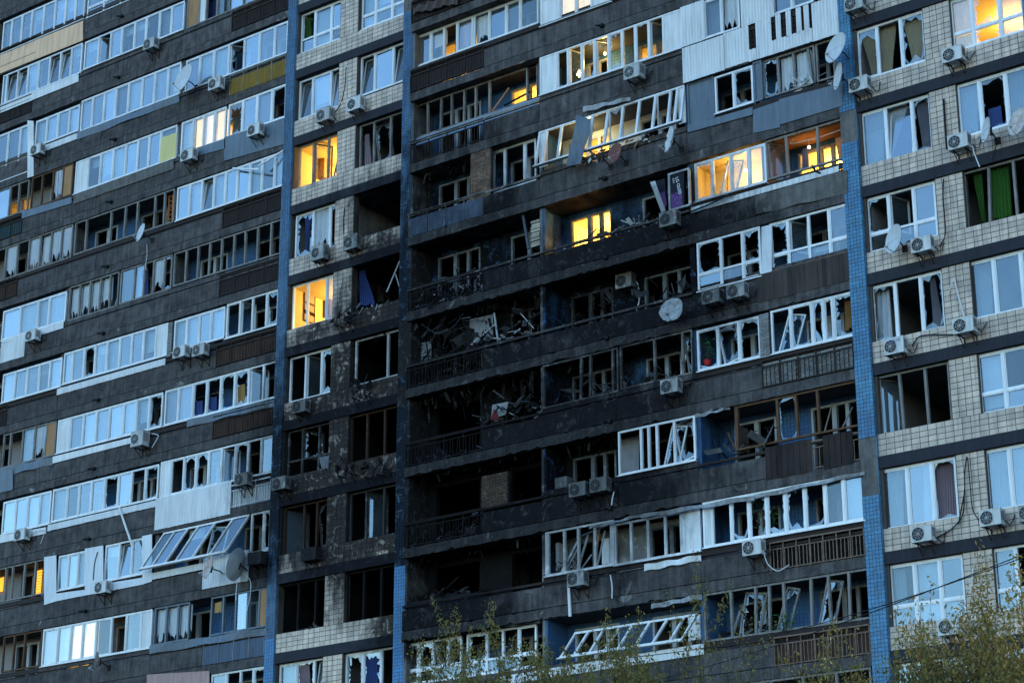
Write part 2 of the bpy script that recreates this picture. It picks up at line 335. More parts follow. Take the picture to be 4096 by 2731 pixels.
# ------------------------------------------------------------------ the block
BLD = tag(empty('apartment_building', (0, 0, GZ)), 'dark concrete high-rise apartment block with burnt balconies and shattered windows', 'building')
H = 2.8
J0, J1 = -4, 13                     # rows built
def base(j): return -H*(j+1)        # underside of the slab edge below row j
ACELL = [(-29.8, -23.8), (-23.8, -17.82), (-17.82, -11.75), (-11.75, -5.88)]
CCELL = [(.53, 6.32), (6.32, 12.2), (12.2, 17.72)]
ECELL = [(24.4, 30.0)]
YA, YC, YD, YB = 0.0, -.21, -.15, .06
ALLX = (-29.8, 30.0)
# floor slabs with their soffits
for j in range(J0-1, J1+1):
    b = MB(); z = base(j)
    b.box(ALLX[0], ALLX[1], .16, 6.2, z+.005, z+.22)
    b.box(.53, 17.72, YC+.10, .158, z+.005, z+.22)
    b.build('floor_slab', 'soffit', BLD)
b = MB(); b.box(ALLX[0], ALLX[1], 6.2, 6.5, GZ-.3, base(J0-1)+.22); b.build('rear_wall', 'room', BLD)
# everything below the rows and the roof
b = MB(); b.box(ALLX[0], ALLX[1], .2, 6.2, GZ-.3, base(J1)); b.build('basement_wall', 'concrete', BLD)
b = MB(); b.box(ALLX[0]-.1, ALLX[1]+.1, -.4, 14, base(J0-1)+.225, base(J0-1)+.6); b.build('roof', 'concrete', BLD)
for x in (ALLX[0]-.2, ALLX[1]):
    b = MB(); b.box(x, x+.2, 0, 14, GZ-.3, base(J0-1)+.22); b.build('side_wall', 'concrete', BLD)

# partitions
def part_wall(x, y0, y1, mat, th=.14, j0=J0, j1=J1):
    for j in range(j0, j1+1):
        b = MB(); b.box(x-th/2, x+th/2, y0, y1, base(j)+.22, base(j+1-1)+H+.003 if False else base(j)+H+.003)
        b.build('partition', mat, BLD)
for x0, x1 in ACELL+CCELL+ECELL:
    yf = (YC if x0 > 0 and x0 < 18 else YA)+.14
    for j in range(J0, J1+1):
        zb = base(j)
        for x in (x0+.05, x1-.05):
            if x0 > 0 and x0 < 18 and x > 17: continue
            b = MB(); b.box(x-.05, x+.05, yf, 1.25, zb+.22, zb+H+.003)
            b.build('loggia_side_wall', 'brickgrey' if (x0 < 1 and x > 5) else 'innerblue' if (x0 > 1) else 'plaster', BLD)
        xm = (x0+x1)/2
        b = MB(); b.box(x1-.07, x1+.07, 1.25, 6.2, zb+.22, zb+H+.003); b.box(xm-.05, xm+.05, 1.3, 6.2, zb+.22, zb+H+.003)
        b.build('partition', 'room', BLD)['kind'] = 'stuff'
for x in (-5.5, -2.72, .2, 18.3, 21.05, 24.1):
    for j in range(J0, J1+1):
        b = MB(); b.box(x-.06, x+.06, .3, 6.2, base(j)+.22, base(j)+H+.003)
        b.build('partition',  'burnt' if (j > 4 and x < 1 and j < 9) else 'room', BLD)

# inner walls of the loggias with window and door frames
OPEN = {-11.75: [(-11.06, -9.58), (-8.03, -6.35)], -17.82: [(-17.35, -16.0), (-14.6, -12.5)], -23.8: [(-23.1, -21.6), (-20.4, -18.5)], -29.8: [(-29, -27.5), (-26.4, -24.5)],
        .53: [(.95, 2.85), (4.2, 5.6)], 6.32: [(6.72, 8.42), (9.66, 11.55)], 12.2: [(12.85, 14.34), (15.55, 17.2)], 24.4: [(25, 26.5), (27.6, 29.2)]}
YI = 1.0
TILED = {(j, x) for j in range(-1, 10) for x in (-17.82, -11.75, .53, 6.32, 12.2)}
def tile_grid(b, X0, X1, Z0, Z1, y, tw, th, gap=.012, d=.012, jit=.002, off=0, out=None):
    nx = max(1, round((X1-X0)/tw)); nz = max(1, round((Z1-Z0)/th)); tw = (X1-X0)/nx; th = (Z1-Z0)/nz
    for r in range(nz):
        for c in range(nx):
            x0 = X0+c*tw+gap/2; x1 = X0+(c+1)*tw-gap/2; z0 = Z0+r*th+gap/2; z1 = Z0+(r+1)*th-gap/2
            e = RND.uniform(-jit, jit); yy = y-d+e
            if out is not None: out.append((x0, x1, z0, z1, yy, y)); continue
            i = len(b.v)
            b.v += [(x0, yy, z0), (x1, yy, z0), (x1, yy, z1), (x0, yy, z1), (x0, y, z0), (x1, y, z0), (x1, y, z1), (x0, y, z1)]
            for q in ((0, 1, 2, 3), (0, 4, 5, 1), (1, 5, 6, 2), (2, 6, 7, 3), (3, 7, 4, 0)): b.f.append(tuple(i+k for k in q)); b.mi.append(0)
stuff_tiles = MB()
ROOMWHITE = {(8, 6.32), (3, 6.32)}
for (x0, x1) in ACELL+CCELL+ECELL:
    ops = OPEN[x0]
    for j in range(J0, J1+1):
        zb = base(j); zt = zb+H
        sp = []; cur = x0+.1
        for a, c in ops: sp.append((cur, a)); cur = c
        sp.append((cur, x1-.1))
        b = MB(); wm = 'bluejoint' if (j, x0) in TILED else 'room'
        if (j, x0) in ROOMWHITE: wm = 'roomwhite'
        if (x0 == .53 and 5 <= j <= 8) or (x0 == 6.32 and j == 7): wm = 'burnt'
        for a, c in sp: b.box(a, c, YI, YI+.18, zb+.22, zt+.003)
        for a, c in ops:
            b.box(a, c, YI, YI+.18, zb+2.62, zt+.003)
            b.box(a+.75, c, YI, YI+.18, zb+.22, zb+.55)
        b.build('loggia_inner_wall', wm, BLD)
        if wm == 'bluejoint':
            for a, c in sp:
                if c-a > .12: tile_grid(stuff_tiles, a+.005, c-.005, zb+.8, zt-.01, YI, .125, .125, .012, .01)
            for a, c in ops: tile_grid(stuff_tiles, a, c, zb+2.62, zt-.01, YI, .125, .12, .012, .01)
        if J0 < j < J1 and not (j in (6, 7, 8) and x0 < 1 and x0 > 0):
            for a, c in ops:
                f = MB(); z0 = zb+.55; z1 = zb+2.62; y0, y1 = YI-.02, YI+.10
                f.box(a, a+.07, y0, y1, zb+.3, z1); f.box(c-.07, c, y0, y1, z0, z1); f.box(a+.07, c-.07, y0, y1, z1-.07, z1)
                f.box(a+.75, c-.07, y0, y1, z0, z0+.07)
                f.box(a+.71, a+.86, y0-.004, y1+.01, zb+.3, z1-.003)
                if c-a > 1.55: xm = (a+.8+c)/2; f.box(xm-.06, xm+.06, y0+.002, y1, z0+.07, z1-.07)
                f.build('balcony_door_frame', 'innerframe' if RND.random() < .6 else 'oldwood', BLD)
stuff_tiles.build('loggia_tiles', 'innerblue', BLD)['kind'] = 'stuff'

# ------------------------------------------------------------------ pilasters and tiled bays
cream, blue = [], []
bluedull = []
PIL = [(-5.88, -5.42, 0.0), (0.0, .53, 0.0), (17.72, 18.27, -.2), (23.85, 24.4, -.2)]
BARE = {0: [], 1: [(-1.7, -.3), (-15.6, -13.9), (-16.9, -16.3)], 2: [(-12.1, -11.3), (-22.9, -21.7)], 3: []}
for i, (x0, x1, y) in enumerate(PIL):
    b = MB(); b.box(x0, x1, y, .3, GZ-.3, base(J0-1)+.1); b.build('pilaster', 'plaster' if i in (1, 2) else 'bluejoint', BLD)
    z = GZ+.5; k = 0
    while z < 12:
        z1 = z+.345
        off = .0 if k % 2 else -.0
        bare = any(z1 > a and z < c for a, c in BARE[i])
        if not bare:
            b = MB(); b.box(x0-.002, x1+.002, y-.004, y+.001, z, z1-.006); b.build('tile_bed', 'bluejoint', BLD) if i in (1, 2) else None
            tile_grid(None, x0+.004, x1-.004, z, z1, y-.006, .11, .115, .011, .012, .003, out=(blue if i > 1 else bluedull))
            # side facing right
        z = z1; k += 1
SIDE = MB()
for i, (x0, x1, y) in enumerate(PIL):   # tiles on the right flank of each pilaster
    yd = {0: .1, 1: 0, 2: -.1, 3: 0}[i]
    if yd > y+.02:
        z = GZ+.5
        while z < 12:
            SIDE.hexa([(x1+.0, y, z), (x1+.012, y, z), (x1+.012, y, z+.105), (x1, y, z+.105), (x1, yd, z), (x1+.012, yd, z), (x1+.012, yd, z+.105), (x1, yd, z+.105)]); z += .117
SIDE.build('pilaster_side_tiles', 'blue', BLD)['kind'] = 'stuff'
BAYS = [(-5.42, 0.0, [(-5.36, -3.2), (-2.27, -.04)], YB, YB-.05), (18.27, 23.85, [(18.38, 20.63), (21.54, 23.8)], -.10, -.17)]
for bi, (x0, x1, wins, yw, yb) in enumerate(BAYS):
    for j in range(J0, J1+1):
        zb = base(j); zt = zb+H
        b = MB(); b.box(x0+.002, x1-.002, yb, .16, zb, zb+.36); b.build('slab_edge', 'band', BLD)
        b = MB(); b.box(x0, x1, yw, yw+.28, zb+.36, zb+1.04)
        cur = x0
        for a, c in wins:
            if a-cur > .02: b.box(cur, a, yw, yw+.28, zb+1.04, zt)
            cur = c
        if x1-cur > .02: b.box(cur, x1, yw, yw+.28, zb+1.04, zt)
        b.build('bay_wall', 'joint', BLD)
        tile_grid(None, x0+.01, x1-.01, zb+.365, zb+1.04, yw, .262, .169, .018, .012, .003, out=cream)
        px0, px1 = wins[0][1]+.02, wins[1][0]-.02
        tile_grid(None, px0, px1, zb+1.04, zt-.01, yw, .235, .168, .018, .012, .003, out=cream)
def emit_pieces(lst, name, mat, cap=300, cen=Vector((21, 0, -18)), parent=None):
    parent = parent or BLD
    vis = sorted(lst, key=lambda t: (Vector(((t[0]+t[1])/2, t[4], (t[2]+t[3])/2))-CAM).length if -27 < t[2] < -6.5 and t[0] < 23.2 else 1e6)
    cache = {}
    for t in vis[:cap]:
        x0, x1, z0, z1, yy, y = t; key = (round(x1-x0, 3), round(z1-z0, 3))
        if key not in cache:
            w_, h_, d_ = x1-x0, z1-z0, y-yy
            me = bpy.data.meshes.new(name)
            me.from_pydata([(0, 0, 0), (w_, 0, 0), (w_, 0, h_), (0, 0, h_), (0, d_, 0), (w_, d_, 0), (w_, d_, h_), (0, d_, h_)], [], [(0, 1, 2, 3), (0, 4, 5, 1), (1, 5, 6, 2), (2, 6, 7, 3), (3, 7, 4, 0)])
            me.materials.append(MT[mat]); cache[key] = me
        o = bpy.data.objects.new(name, cache[key]); C.objects.link(o); put(o, (x0, yy, z0), parent)
    if len(vis) > cap:
        b = MB()
        for x0, x1, z0, z1, yy, y in vis[cap:]:
            i = len(b.v)
            b.v += [(x0, yy, z0), (x1, yy, z0), (x1, yy, z1), (x0, yy, z1), (x0, y, z0), (x1, y, z0), (x1, y, z1), (x0, y, z1)]
            for q in ((0, 1, 2, 3), (0, 4, 5, 1), (1, 5, 6, 2), (2, 6, 7, 3), (3, 7, 4, 0)): b.f.append(tuple(i+k for k in q)); b.mi.append(0)
        b.build(name+'s', mat, parent)['kind'] = 'stuff'
emit_pieces(cream, 'wall_tile', 'cream')
emit_pieces(blue, 'pilaster_tile', 'blue')
for t, nm_ in (([q for q in bluedull if q[2] > -22.6 or (q[2] > -24.3 and q[0] < -3)], 'bluedull'), ([q for q in bluedull if not (q[2] > -22.6 or (q[2] > -24.3 and q[0] < -3))], 'blueclean')):
    b = MB()
    for x0, x1, z0, z1, yy, y in t:
        i = len(b.v); b.v += [(x0, yy, z0), (x1, yy, z0), (x1, yy, z1), (x0, yy, z1), (x0, y, z0), (x1, y, z0), (x1, y, z1), (x0, y, z1)]
        for q in ((0, 1, 2, 3), (0, 4, 5, 1), (1, 5, 6, 2), (2, 6, 7, 3), (3, 7, 4, 0)): b.f.append(tuple(i+k for k in q)); b.mi.append(0)
    b.build('pilaster_tiles', nm_, BLD)['kind'] = 'stuff'

# ------------------------------------------------------------------ balcony fronts
def siding(b, x0, x1, z0, z1, y, pitch=.115, d=.035, torn=None):
    n_ = max(2, round((x1-x0)/pitch)); p = (x1-x0)/n_
    for k in range(n_):
        a = x0+k*p; zz0 = z0+RND.uniform(0, .012); zz1 = z1
        if torn and torn(k/n_): zz0 = z0+(z1-z0)*RND.uniform(.2, .9); zz1 = z1-(z1-z0)*RND.uniform(0, .2)
        b.hexa([(a+.004, y, zz0), (a+p*.5, y, zz0), (a+p*.5, y, zz1), (a+.004, y, zz1), (a+.0, y+d, zz0), (a+p-.002, y+d, zz0), (a+p-.002, y+d, zz1), (a, y+d, zz1)])
def railing(b, x0, x1, z0, z1, y, pitch=.13, r=.012, posts=4, wob=0.0):
    for z in (z0+.03, z1-.03): b.bar((x0, y, z), (x1, y, z), .03, .03)
    n_ = max(3, round((x1-x0)/pitch))
    for k in range(n_+1):
        x = x0+(x1-x0)*k/n_; dx = RND.gauss(0, wob)
        b.bar((x, y, z0+.03), (x+dx, y+RND.gauss(0, wob), z1-.03), 2*r, 2*r)
    for k in range(posts+1):
        x = x0+(x1-x0)*k/posts; b.bar((x, y+.02, z0-.02), (x, y+.02, z1+.17), .035, .035)
    b.bar((x0, y, z1+.17), (x1, y, z1+.17), .045, .05)
SEG = {}   # (row, seg) -> kind
for j, k in {-1: 'corrdark', 0: 'corrochre', 1: 'panel', 2: 'corrdark', 3: 'corrdark', 4: 'corrbrown', 5: 'corrbrown', 6: 'whiterail', 7: 'panel', 8: 'corrblue', 9: 'corrdark'}.items(): SEG[(j, 'AR')] = k
for j, k in {-1: 'corrdark', 0: 'panel', 1: 'corrteal', 2: 'corrbrown', 3: 'corrwhite', 4: 'corrdark', 5: 'metalblue', 6: 'corrdark', 7: 'panel', 8: 'panel'}.items(): SEG[(j, 'AL')] = k
for j, k in {0: 'corrdark', 1: 'corrdark', 2: 'open', 3: 'corrblue', 4: 'open', 5: 'open', 6: 'open', 7: 'open', 8: 'panel', 9: 'panel'}.items(): SEG[(j, 'CL')] = k
for j, k in {2: 'none', 3: 'panel', 4: 'panel', 5: 'planks', 6: 'brick', 7: 'boards', 8: 'barsopen', 9: 'barsbrown', 10: 'corrdark'}.items(): SEG[(j, 'CR')] = k
bricks_grey, bricks_brown = [], []
def parapet(j, x0, x1, y, seg=None):
    zb = base(j)
    # slab edge beam
    b = MB(); n_ = max(4, int((x1-x0)/.16)); hot = 1 if (-7 < (x0+x1)/2 < 12 and 3 < j < 9) else 0
    zz = [zb+RND.uniform(-.008, .012)+(max(0, RND.gauss(-.01, .035)) if hot else max(0, RND.gauss(-.03, .02))) for _ in range(n_+1)]
    zt = [zb+.328-(max(0, RND.gauss(-.015, .02)) if hot else 0) for _ in range(n_+1)]
    for k in range(n_):
        a = x0+.004+(x1-x0-.008)*k/n_; c = x0+.004+(x1-x0-.008)*(k+1)/n_
        b.quad((a, y, zz[k]), (c, y, zz[k+1]), (c, y, zt[k+1]), (a, y, zt[k])); b.quad((a, y, zz[k]), (a, y+.34, zb+.004), (c, y+.34, zb+.004), (c, y, zz[k+1]))
        b.quad((a, y, zt[k]), (c, y, zt[k+1]), (c, y+.34, zb+.33), (a, y+.34, zb+.33))
    b.quad((x0+.004, y, zz[0]), (x0+.004, y, zt[0]), (x0+.004, y+.34, zb+.33), (x0+.004, y+.34, zb+.004)); b.quad((x1-.004, y, zz[-1]), (x1-.004, y+.34, zb+.004), (x1-.004, y+.34, zb+.33), (x1-.004, y, zt[-1]))
    b.build('slab_edge', 'slab', BLD)
    kind = SEG.get((j, seg), 'panel' if seg is None else RND.choice(['corrdark', 'panel', 'corrbrown'])) if seg else 'panel'
    z0, z1 = zb+.355, zb+1.02
    if kind == 'panel':
        n_ = 1 if x1-x0 < 3.4 else 2
        for k in range(n_):
            a = x0+(x1-x0)*k/n_+.006; c = x0+(x1-x0)*(k+1)/n_-.006
            b = MB(); b.box(a, c, y+.014+RND.uniform(-.006, .006), y+.12, z0, z1+RND.uniform(-.01, .01)); b.build('parapet_panel', 'concrete', BLD)
        return
    if kind == 'none': return
    r = MB()
    if kind == 'open':
        railing(r, x0+.03, x1-.03, z0+.02, z1, y+.04, .14, .009, 4, .03 if 4 < j < 8 else .008); r.build('balcony_railing', 'iron', BLD); return
    if kind == 'barsopen':
        railing(r, x0+.03, x1-.03, z0-.02, z1-.03, y-.02, .125, .011, 7, .004); r.build('balcony_railing', 'rustiron', BLD)
        b = MB(); b.box(x0, x1, y+.22, y+.25, z0-.01, z1+.2); b.build('railing_backing', 'burnt', BLD); return
    if kind == 'barsbrown':
        railing(r, x0+.03, x1-.03, z0-.02, z1-.03, y-.02, .125, .010, 7, .004); r.build('balcony_railing', 'rustiron', BLD)
        b = MB(); siding(b, x0, x1, z0, z1+.1, y+.05, .1, .015); b.build('siding_panel', 'corrbrown', BLD); return
    if kind == 'brick':
        railing(r, x0+.03, x1-.03, z0-.02, z1, y-.03, .145, .012, 5, .004); r.build('balcony_railing', 'iron', BLD)
        b = MB(); b.box(x0, x1, y+.06, y+.2, z0, z1+.12); b.build('mortar_bed', 'mortar', BLD)
        brick_grid(x0+.02, x1-.02, z0+.01, z1+.1, y+.06, bricks_grey); return
    if kind in ('planks', 'boards'):
        m = 'plankbrown' if kind == 'planks' else 'planks'; pit = .15 if kind == 'planks' else .2
        railing(r, x0+.03, x1-.03, z0, z1, y+.03, .16, .01, 4); r.build('balcony_railing', 'rustiron', BLD)
        n_ = round((x1-x0)/pit)
        for k in range(n_):
            if kind == 'boards' and k/n_ > .47 and k/n_ < .60: continue
            if kind == 'boards' and k/n_ > .92: continue
            a = x0+(x1-x0)*k/n_; c = x0+(x1-x0)*(k+1)/n_-(.012 if kind == 'boards' else .004)
            e = RND.uniform(-.008, .008); t = RND.uniform(-.01, .01) if kind == 'boards' else 0
            zt_ = z1+.16+(.1 if kind == 'boards' else 0)
            b = MB(); b.slabq((a+t, z0-.08+e), (c+t, z0-.08+e), (c, zt_), (a, zt_), y-.02+e, .016); b.build('plank', m, BLD)
        return
    if kind == 'whiterail':
        railing(r, x0+.03, x1-.03, z0, z1, y+.02, .12, .012, 4, .01); r.build('balcony_railing', 'panel', BLD)
        b = MB(); siding(b, x0, x0+(x1-x0)*.1, z0-.02, z1+.3, y-.01); b.build('siding_panel', 'corrwhite', BLD)
        b = MB(); b.box(x0+.1, x1, y+.1, y+.12, z0, z1); b.build('railing_backing', 'sheer', BLD)
        return
    # sheet siding behind a bar railing
    b = MB(); siding(b, x0+.02, x1-.02, z0, z1+(.0 if kind != 'metalblue' else .1), y+.02, .11, .02); b.build('siding_panel', kind, BLD)
    if kind in ('corrdark', 'corrbrown', 'corrteal'):
        railing(r, x0+.03, x1-.03, z0, z1, y-.015, .14, .009, 4, .005); r.build('balcony_railing', 'iron', BLD)
    else:
        r.bar((x0, y, z1+.17), (x1, y, z1+.17), .04, .05)
        for k in range(5): xx = x0+.05+(x1-x0-.1)*k/4; r.bar((xx, y+.02, z0), (xx, y+.02, z1+.17), .03)
        r.build('balcony_railing', 'oldwood', BLD)
def brick_grid(X0, X1, Z0, Z1, y, out, bw=.235, bh=.075, d=.022):
    nz = max(1, round((Z1-Z0)/bh)); bh = (Z1-Z0)/nz
    for r in range(nz):
        x = X0-(bw/2 if r % 2 else 0)
        while x < X1-.02:
            a = max(x, X0)+.006; c = min(x+bw, X1)-.006
            if c-a > .03: out.append((a, c, Z0+r*bh+.006, Z0+(r+1)*bh-.006, y-d+RND.uniform(-.01, .006), y))
            x += bw
for j in range(J0, J1+1):
    for i, (x0, x1) in enumerate(ACELL+ECELL):
        if i == 3: parapet(j, x0, -8.97, YA); parapet(j, -8.97, x1, YA, 'AR')
        elif i == 1: parapet(j, x0, -20.87, YA, 'AL'); parapet(j, -20.87, x1, YA)
        else: parapet(j, x0, x1, YA)
    parapet(j, .53, 3.92, YC, 'CL'); parapet(j, 3.92, 6.32, YC)
    parapet(j, 6.32, 12.2, YC); parapet(j, 12.2, 14.6, YC); parapet(j, 14.6, 17.74, YC, 'CR')
    # filler rail between parapet and glazing
    for i, (x0, x1, y) in enumerate([(a, c, YA) for a, c in ACELL+ECELL]+[(a, c, YC) for a, c in CCELL]):
        if (j, round(x0, 2)) in {(2, .53), (4, .53), (4, 6.32), (5, .53), (5, 6.32), (6, .53), (7, .53), (7, 12.2), (3, .53), (8, .53)}:
            b = MB(); b.box(x0, x1, y+.02, y+.10, base(j)+1.12, base(j)+1.20)
            b.build('handrail', 'oldwood' if j < 6 else 'iron', BLD); continue
        b = MB(); zb = base(j)
        b.box(x0+.01, x1-.01, y+.05, y+.09, zb+1.025, zb+1.10)
        b.box(x0+.01, x1-.01, y+.02, y+.10, zb+1.13, zb+1.20); b.box(x0+.01, x1-.01, y+.06, y+.10, zb+1.205, zb+1.33)
        b.build('handrail', 'corrdark' if RND.random() < .5 else 'concrete', BLD)

# cladding pieces given by their corners
def F(c, x0, t0, b0, x1, t1, b1, mat, y=None, proud=.03, kind='flat', name=None, th=.02, torn=None, parent=None):
    yp = (YP[c[0]] if y is None else y)-proud
    tl = P(c, x0, t0, yp); bl = P(c, x0, b0, yp); tr = P(c, x1, t1, yp); br = P(c, x1, b1, yp)
    b = MB()
    if kind == 'corr':
        siding(b, (tl[0]+bl[0])/2, (tr[0]+br[0])/2, (bl[1]+br[1])/2, (tl[1]+tr[1])/2, yp, .115, .03, torn)
    elif kind == 'wavy':
        n_ = 14
        for k in range(n_):
            s0, s1 = k/n_, (k+1)/n_
            def q(u, s, yy):
                A, B_ = (tl, tr) if u else (bl, br)
                return (A[0]+(B_[0]-A[0])*s, yy+.03*sin(9*s+3*u), A[1]+(B_[1]-A[1])*s+.02*sin(17*s+u))
            b.hexa([q(0, s0, yp), q(0, s1, yp), q(1, s1, yp), q(1, s0, yp), q(0, s0, yp+th), q(0, s1, yp+th), q(1, s1, yp+th), q(1, s0, yp+th)])
    else:
        b.slabq(bl, br, tr, tl, yp, th)
    return b.build(name or ('siding_panel' if kind == 'corr' else 'cladding_sheet'), mat, parent or BLD)
F('a1', 0, 430, 578, 650, 165, 318, 'tan')
F('a1', 0, 832, 888, 615, 580, 640, 'panel')
F('a1', 345, 1135, 1182, 600, 1052, 1097, 'corrwhite', kind='corr')
F('a1', 605, 1042, 1097, 1405, 742, 795, 'metalblue', kind='wavy')
F('a1', 1540, 1160, 1225, 1765, 1088, 1165, 'metalblue')
F('a1', 1757, 1078, 1262, 2228, 925, 1130, 'metalblue')
F('a1', 575, 1528, 1600, 1360, 1250, 1325, 'plaster')
F('a1', 215, 945, 1395, 262, 950, 1380, 'panel', proud=.02)
F('a2', 170, 385, 440, 560, 270, 320, 'metalblue')
F('a2', 5, 1395, 1570, 190, 1335, 1520, 'corrwhite', kind='corr')
F('a2', 190, 1335, 1390, 493, 1250, 1300, 'corrwhite', kind='corr')
F('a3', 445, 497, 552, 1292, 262, 308, 'corrwhite', kind='corr')
F('a3', 412, 1030, 1083, 1025, 880, 925, 'panel')
F('a3', 1465, 745, 800, 2150, 580, 632, 'metalblue', kind='wavy')
F('a3', 0, 1122, 1190, 412, 1030, 1090, 'metalblue', kind='wavy')
F('a3', 0, 1150, 1312, 100, 1130, 1290, 'metalblue', proud=.05)
F('a4', 372, 325, 378, 1222, 138, 185, 'corrwhite', kind='corr')
F('a4', 0, 412, 470, 360, 345, 395, 'panel')
F('a4', 1215, 118, 378, 1805, 0, 235, 'corrwhite', kind='corr', proud=.05)
F('a4', 1190, 700, 755, 1590, 630, 680, 'corrwhite', kind='corr')
F('a4', 1588, 595, 832, 1945, 520, 765, 'corrwhite', kind='corr', proud=.05)
F('a4', 1170, 1278, 1340, 2090, 1130, 1185, 'metalblue', kind='wavy')
F('a4', 1150, 1500, 1600, 1640, 1400+70, 1600, 'pink')
F('b1', 1280, 1095, 1152, 2262, 762, 818, 'steelstrip', kind='flat', proud=.05)
F('b4', 1815, 245, 392, 2250, 145, 312, 'plaster', proud=.10, name='hanging_sheet')
F('c1', 1430, 375, 650, 1752, 277, 560, 'corrwhite', kind='corr', proud=.10)
F('d1', -3, 258, 556, 192, 205, 470, 'corrwhite', kind='corr', proud=.101)
F('d1', 192, 400, 488, 250, 370, 470, 'corrwhite', kind='corr', proud=.101)
F('d1', 250, 170, 470, 370, 145, 430, 'corrwhite', kind='corr', proud=.101)
F('d1', 370, 325, 430, 690, 215, 330, 'corrwhite', kind='corr', proud=.101)
for xx in (405, 485, 565, 625): F('d1', xx, 130-(xx-370)*.33, 340-(xx-370)*.33, xx+38, 115-(xx-370)*.33, 320-(xx-370)*.33, 'corrwhite', kind='corr', proud=.101)
F('d1', 690, 25, 330, 890, -40, 268, 'corrwhite', kind='corr', proud=.101)
F('c1', 1415, 55, 375, 1600, 0, 318, 'corrwhite', kind='corr', proud=.02)
F('c1', 1885, -90, 218, 2140, -190, 135, 'corrwhite', kind='corr', proud=.02)
b = MB(); zb = base(2)
for k in range(5): b.bar((14.7, YC+.0, zb+.4+k*.18), (17.7, YC+.0, zb+.4+k*.18), .025)
for k in range(20): b.bar((14.7+k*.155, YC+.01, zb+.3), (14.7+k*.155, YC+.01, zb+1.2), .02)
b.build('balcony_railing', 'iron', BLD)
b = MB(); b.box(14.62, 17.7, YC+.1, YC+.14, zb+.34, zb+1.3); b.build('railing_backing', 'corrdark', BLD)
F('c1', 1985, 862, 1045, 2195, 790, 1000, 'metalblue', y=YC, proud=.035)
F('d1', 432, 780, 980, 930, 650, 830, 'metalblue', y=YC, proud=.03)
F('c1', 1470, 985, 1040, 1980, 840, 900, 'metalblue', y=YC, proud=.03)
F('d2', 240, 268, 412, 968, 55, 240, 'plaster', y=YC, proud=.04, kind='wavy')
F('c4', 0, 1515, 1585, 1597, 1255, 1340, 'panel', proud=.06, name='white_board')
F('c4', 1130, 640, 690, 1575, 560, 605, 'panel', proud=.05, kind='wavy')
F('b4', 1222, 940, 1225, 1810, 850, 1110, 'plaster', proud=.03, kind='wavy')
# bent metal hoods over the lower glazing
for q in (('c4', 1110, 245, 275, 1990, 95, 130), ('d4', 230, 95, 128, 1100, -95, -70), ('b4', 1175, 1235, 1255, 1660, 1140, 1160), ('b4', 1690, 1150, 1165, 2270, 1060, 1090),
          ('c4', 1185, 950, 985, 1580, 868, 905), ('c3', 1530, 700, 728, 1800, 640, 655), ('c4', 700, 345, 360, 1110, 240, 262), ('c1', 650, 840, 880, 1020, 760, 785)):
    F(*q, 'hood', proud=.13, kind='wavy', name='metal_hood', th=.03)
# white clad stretch of row 7 with its two openings left free
for q in ((345, 580, 955, 440, 565, 925), (665, 515, 880, 808, 488, 855), (1115, 415, 795, 1190, 400, 770)): F('a4', q[0], q[1], q[2], q[3], q[4], q[5], 'cladding', proud=.03)
F('a4', 440, 865, 925, 665, 835, 880, 'cladding', proud=.03); F('a4', 808, 790, 855, 1115, 740, 795, 'cladding', proud=.03)
# strip of white apron tiles under the lit balcony
atiles = []
z0 = base(4)+1.02; 
for k in range(2): tile_grid(None, 12.3, 17.6, z0, z0+.2, YC-.01, .2, .2, .012, .014, .003, out=atiles) if k == 0 else None
cache = None
for x0, x1, a, c, yy, y in atiles:
    b = MB(); b.box(x0, x1, yy, y+.02, a, c); b.build('apron_tile', 'panel', BLD)

# brick piers
def brick_pier(c, xl, yl, xr, yr, ytop, out, y, mat='mortar'):
    a = P(c, xl, yl, y); d = P(c, xr, yr, y); t = P(c, xl, ytop, y)
    z0 = min(a[1], d[1]); b = MB(); b.box(a[0], d[0], y, y+.12, z0, t[1]); b.build('brick_pier', mat, BLD)
    brick_grid(a[0]+.01, d[0]-.01, z0+.01, t[1]-.01, y, out)
brick_pier('b1', 1728, 1565, 1890, 1530, 1200, bricks_brown, YC+.06)
brick_pier('c2', 2042, 1540, 2122, 1515, 1190, bricks_grey, YC+.03)
brick_pier('a2', 1305, 1530, 1345, 1520, 1260, bricks_grey, .03)
brick_pier('b4', 1815, 215, 2025, 180, -50, bricks_brown, .25)
brick_pier('b3', 1815, 420, 1900, 400, 200, bricks_brown, YC+.1)
emit_pieces(bricks_grey, 'brick', 'brickgrey', 300)
b = MB()
for i, t in enumerate(bricks_brown[:0]): pass
def emit_small(lst, name, mat):
    for x0, x1, z0, z1, yy, y in lst:
        b = MB(); b.box(x0, x1, yy, y, z0, z1); b.build(name, mat, BLD)
emit_small(bricks_brown, 'brown_brick', 'brickbrown')

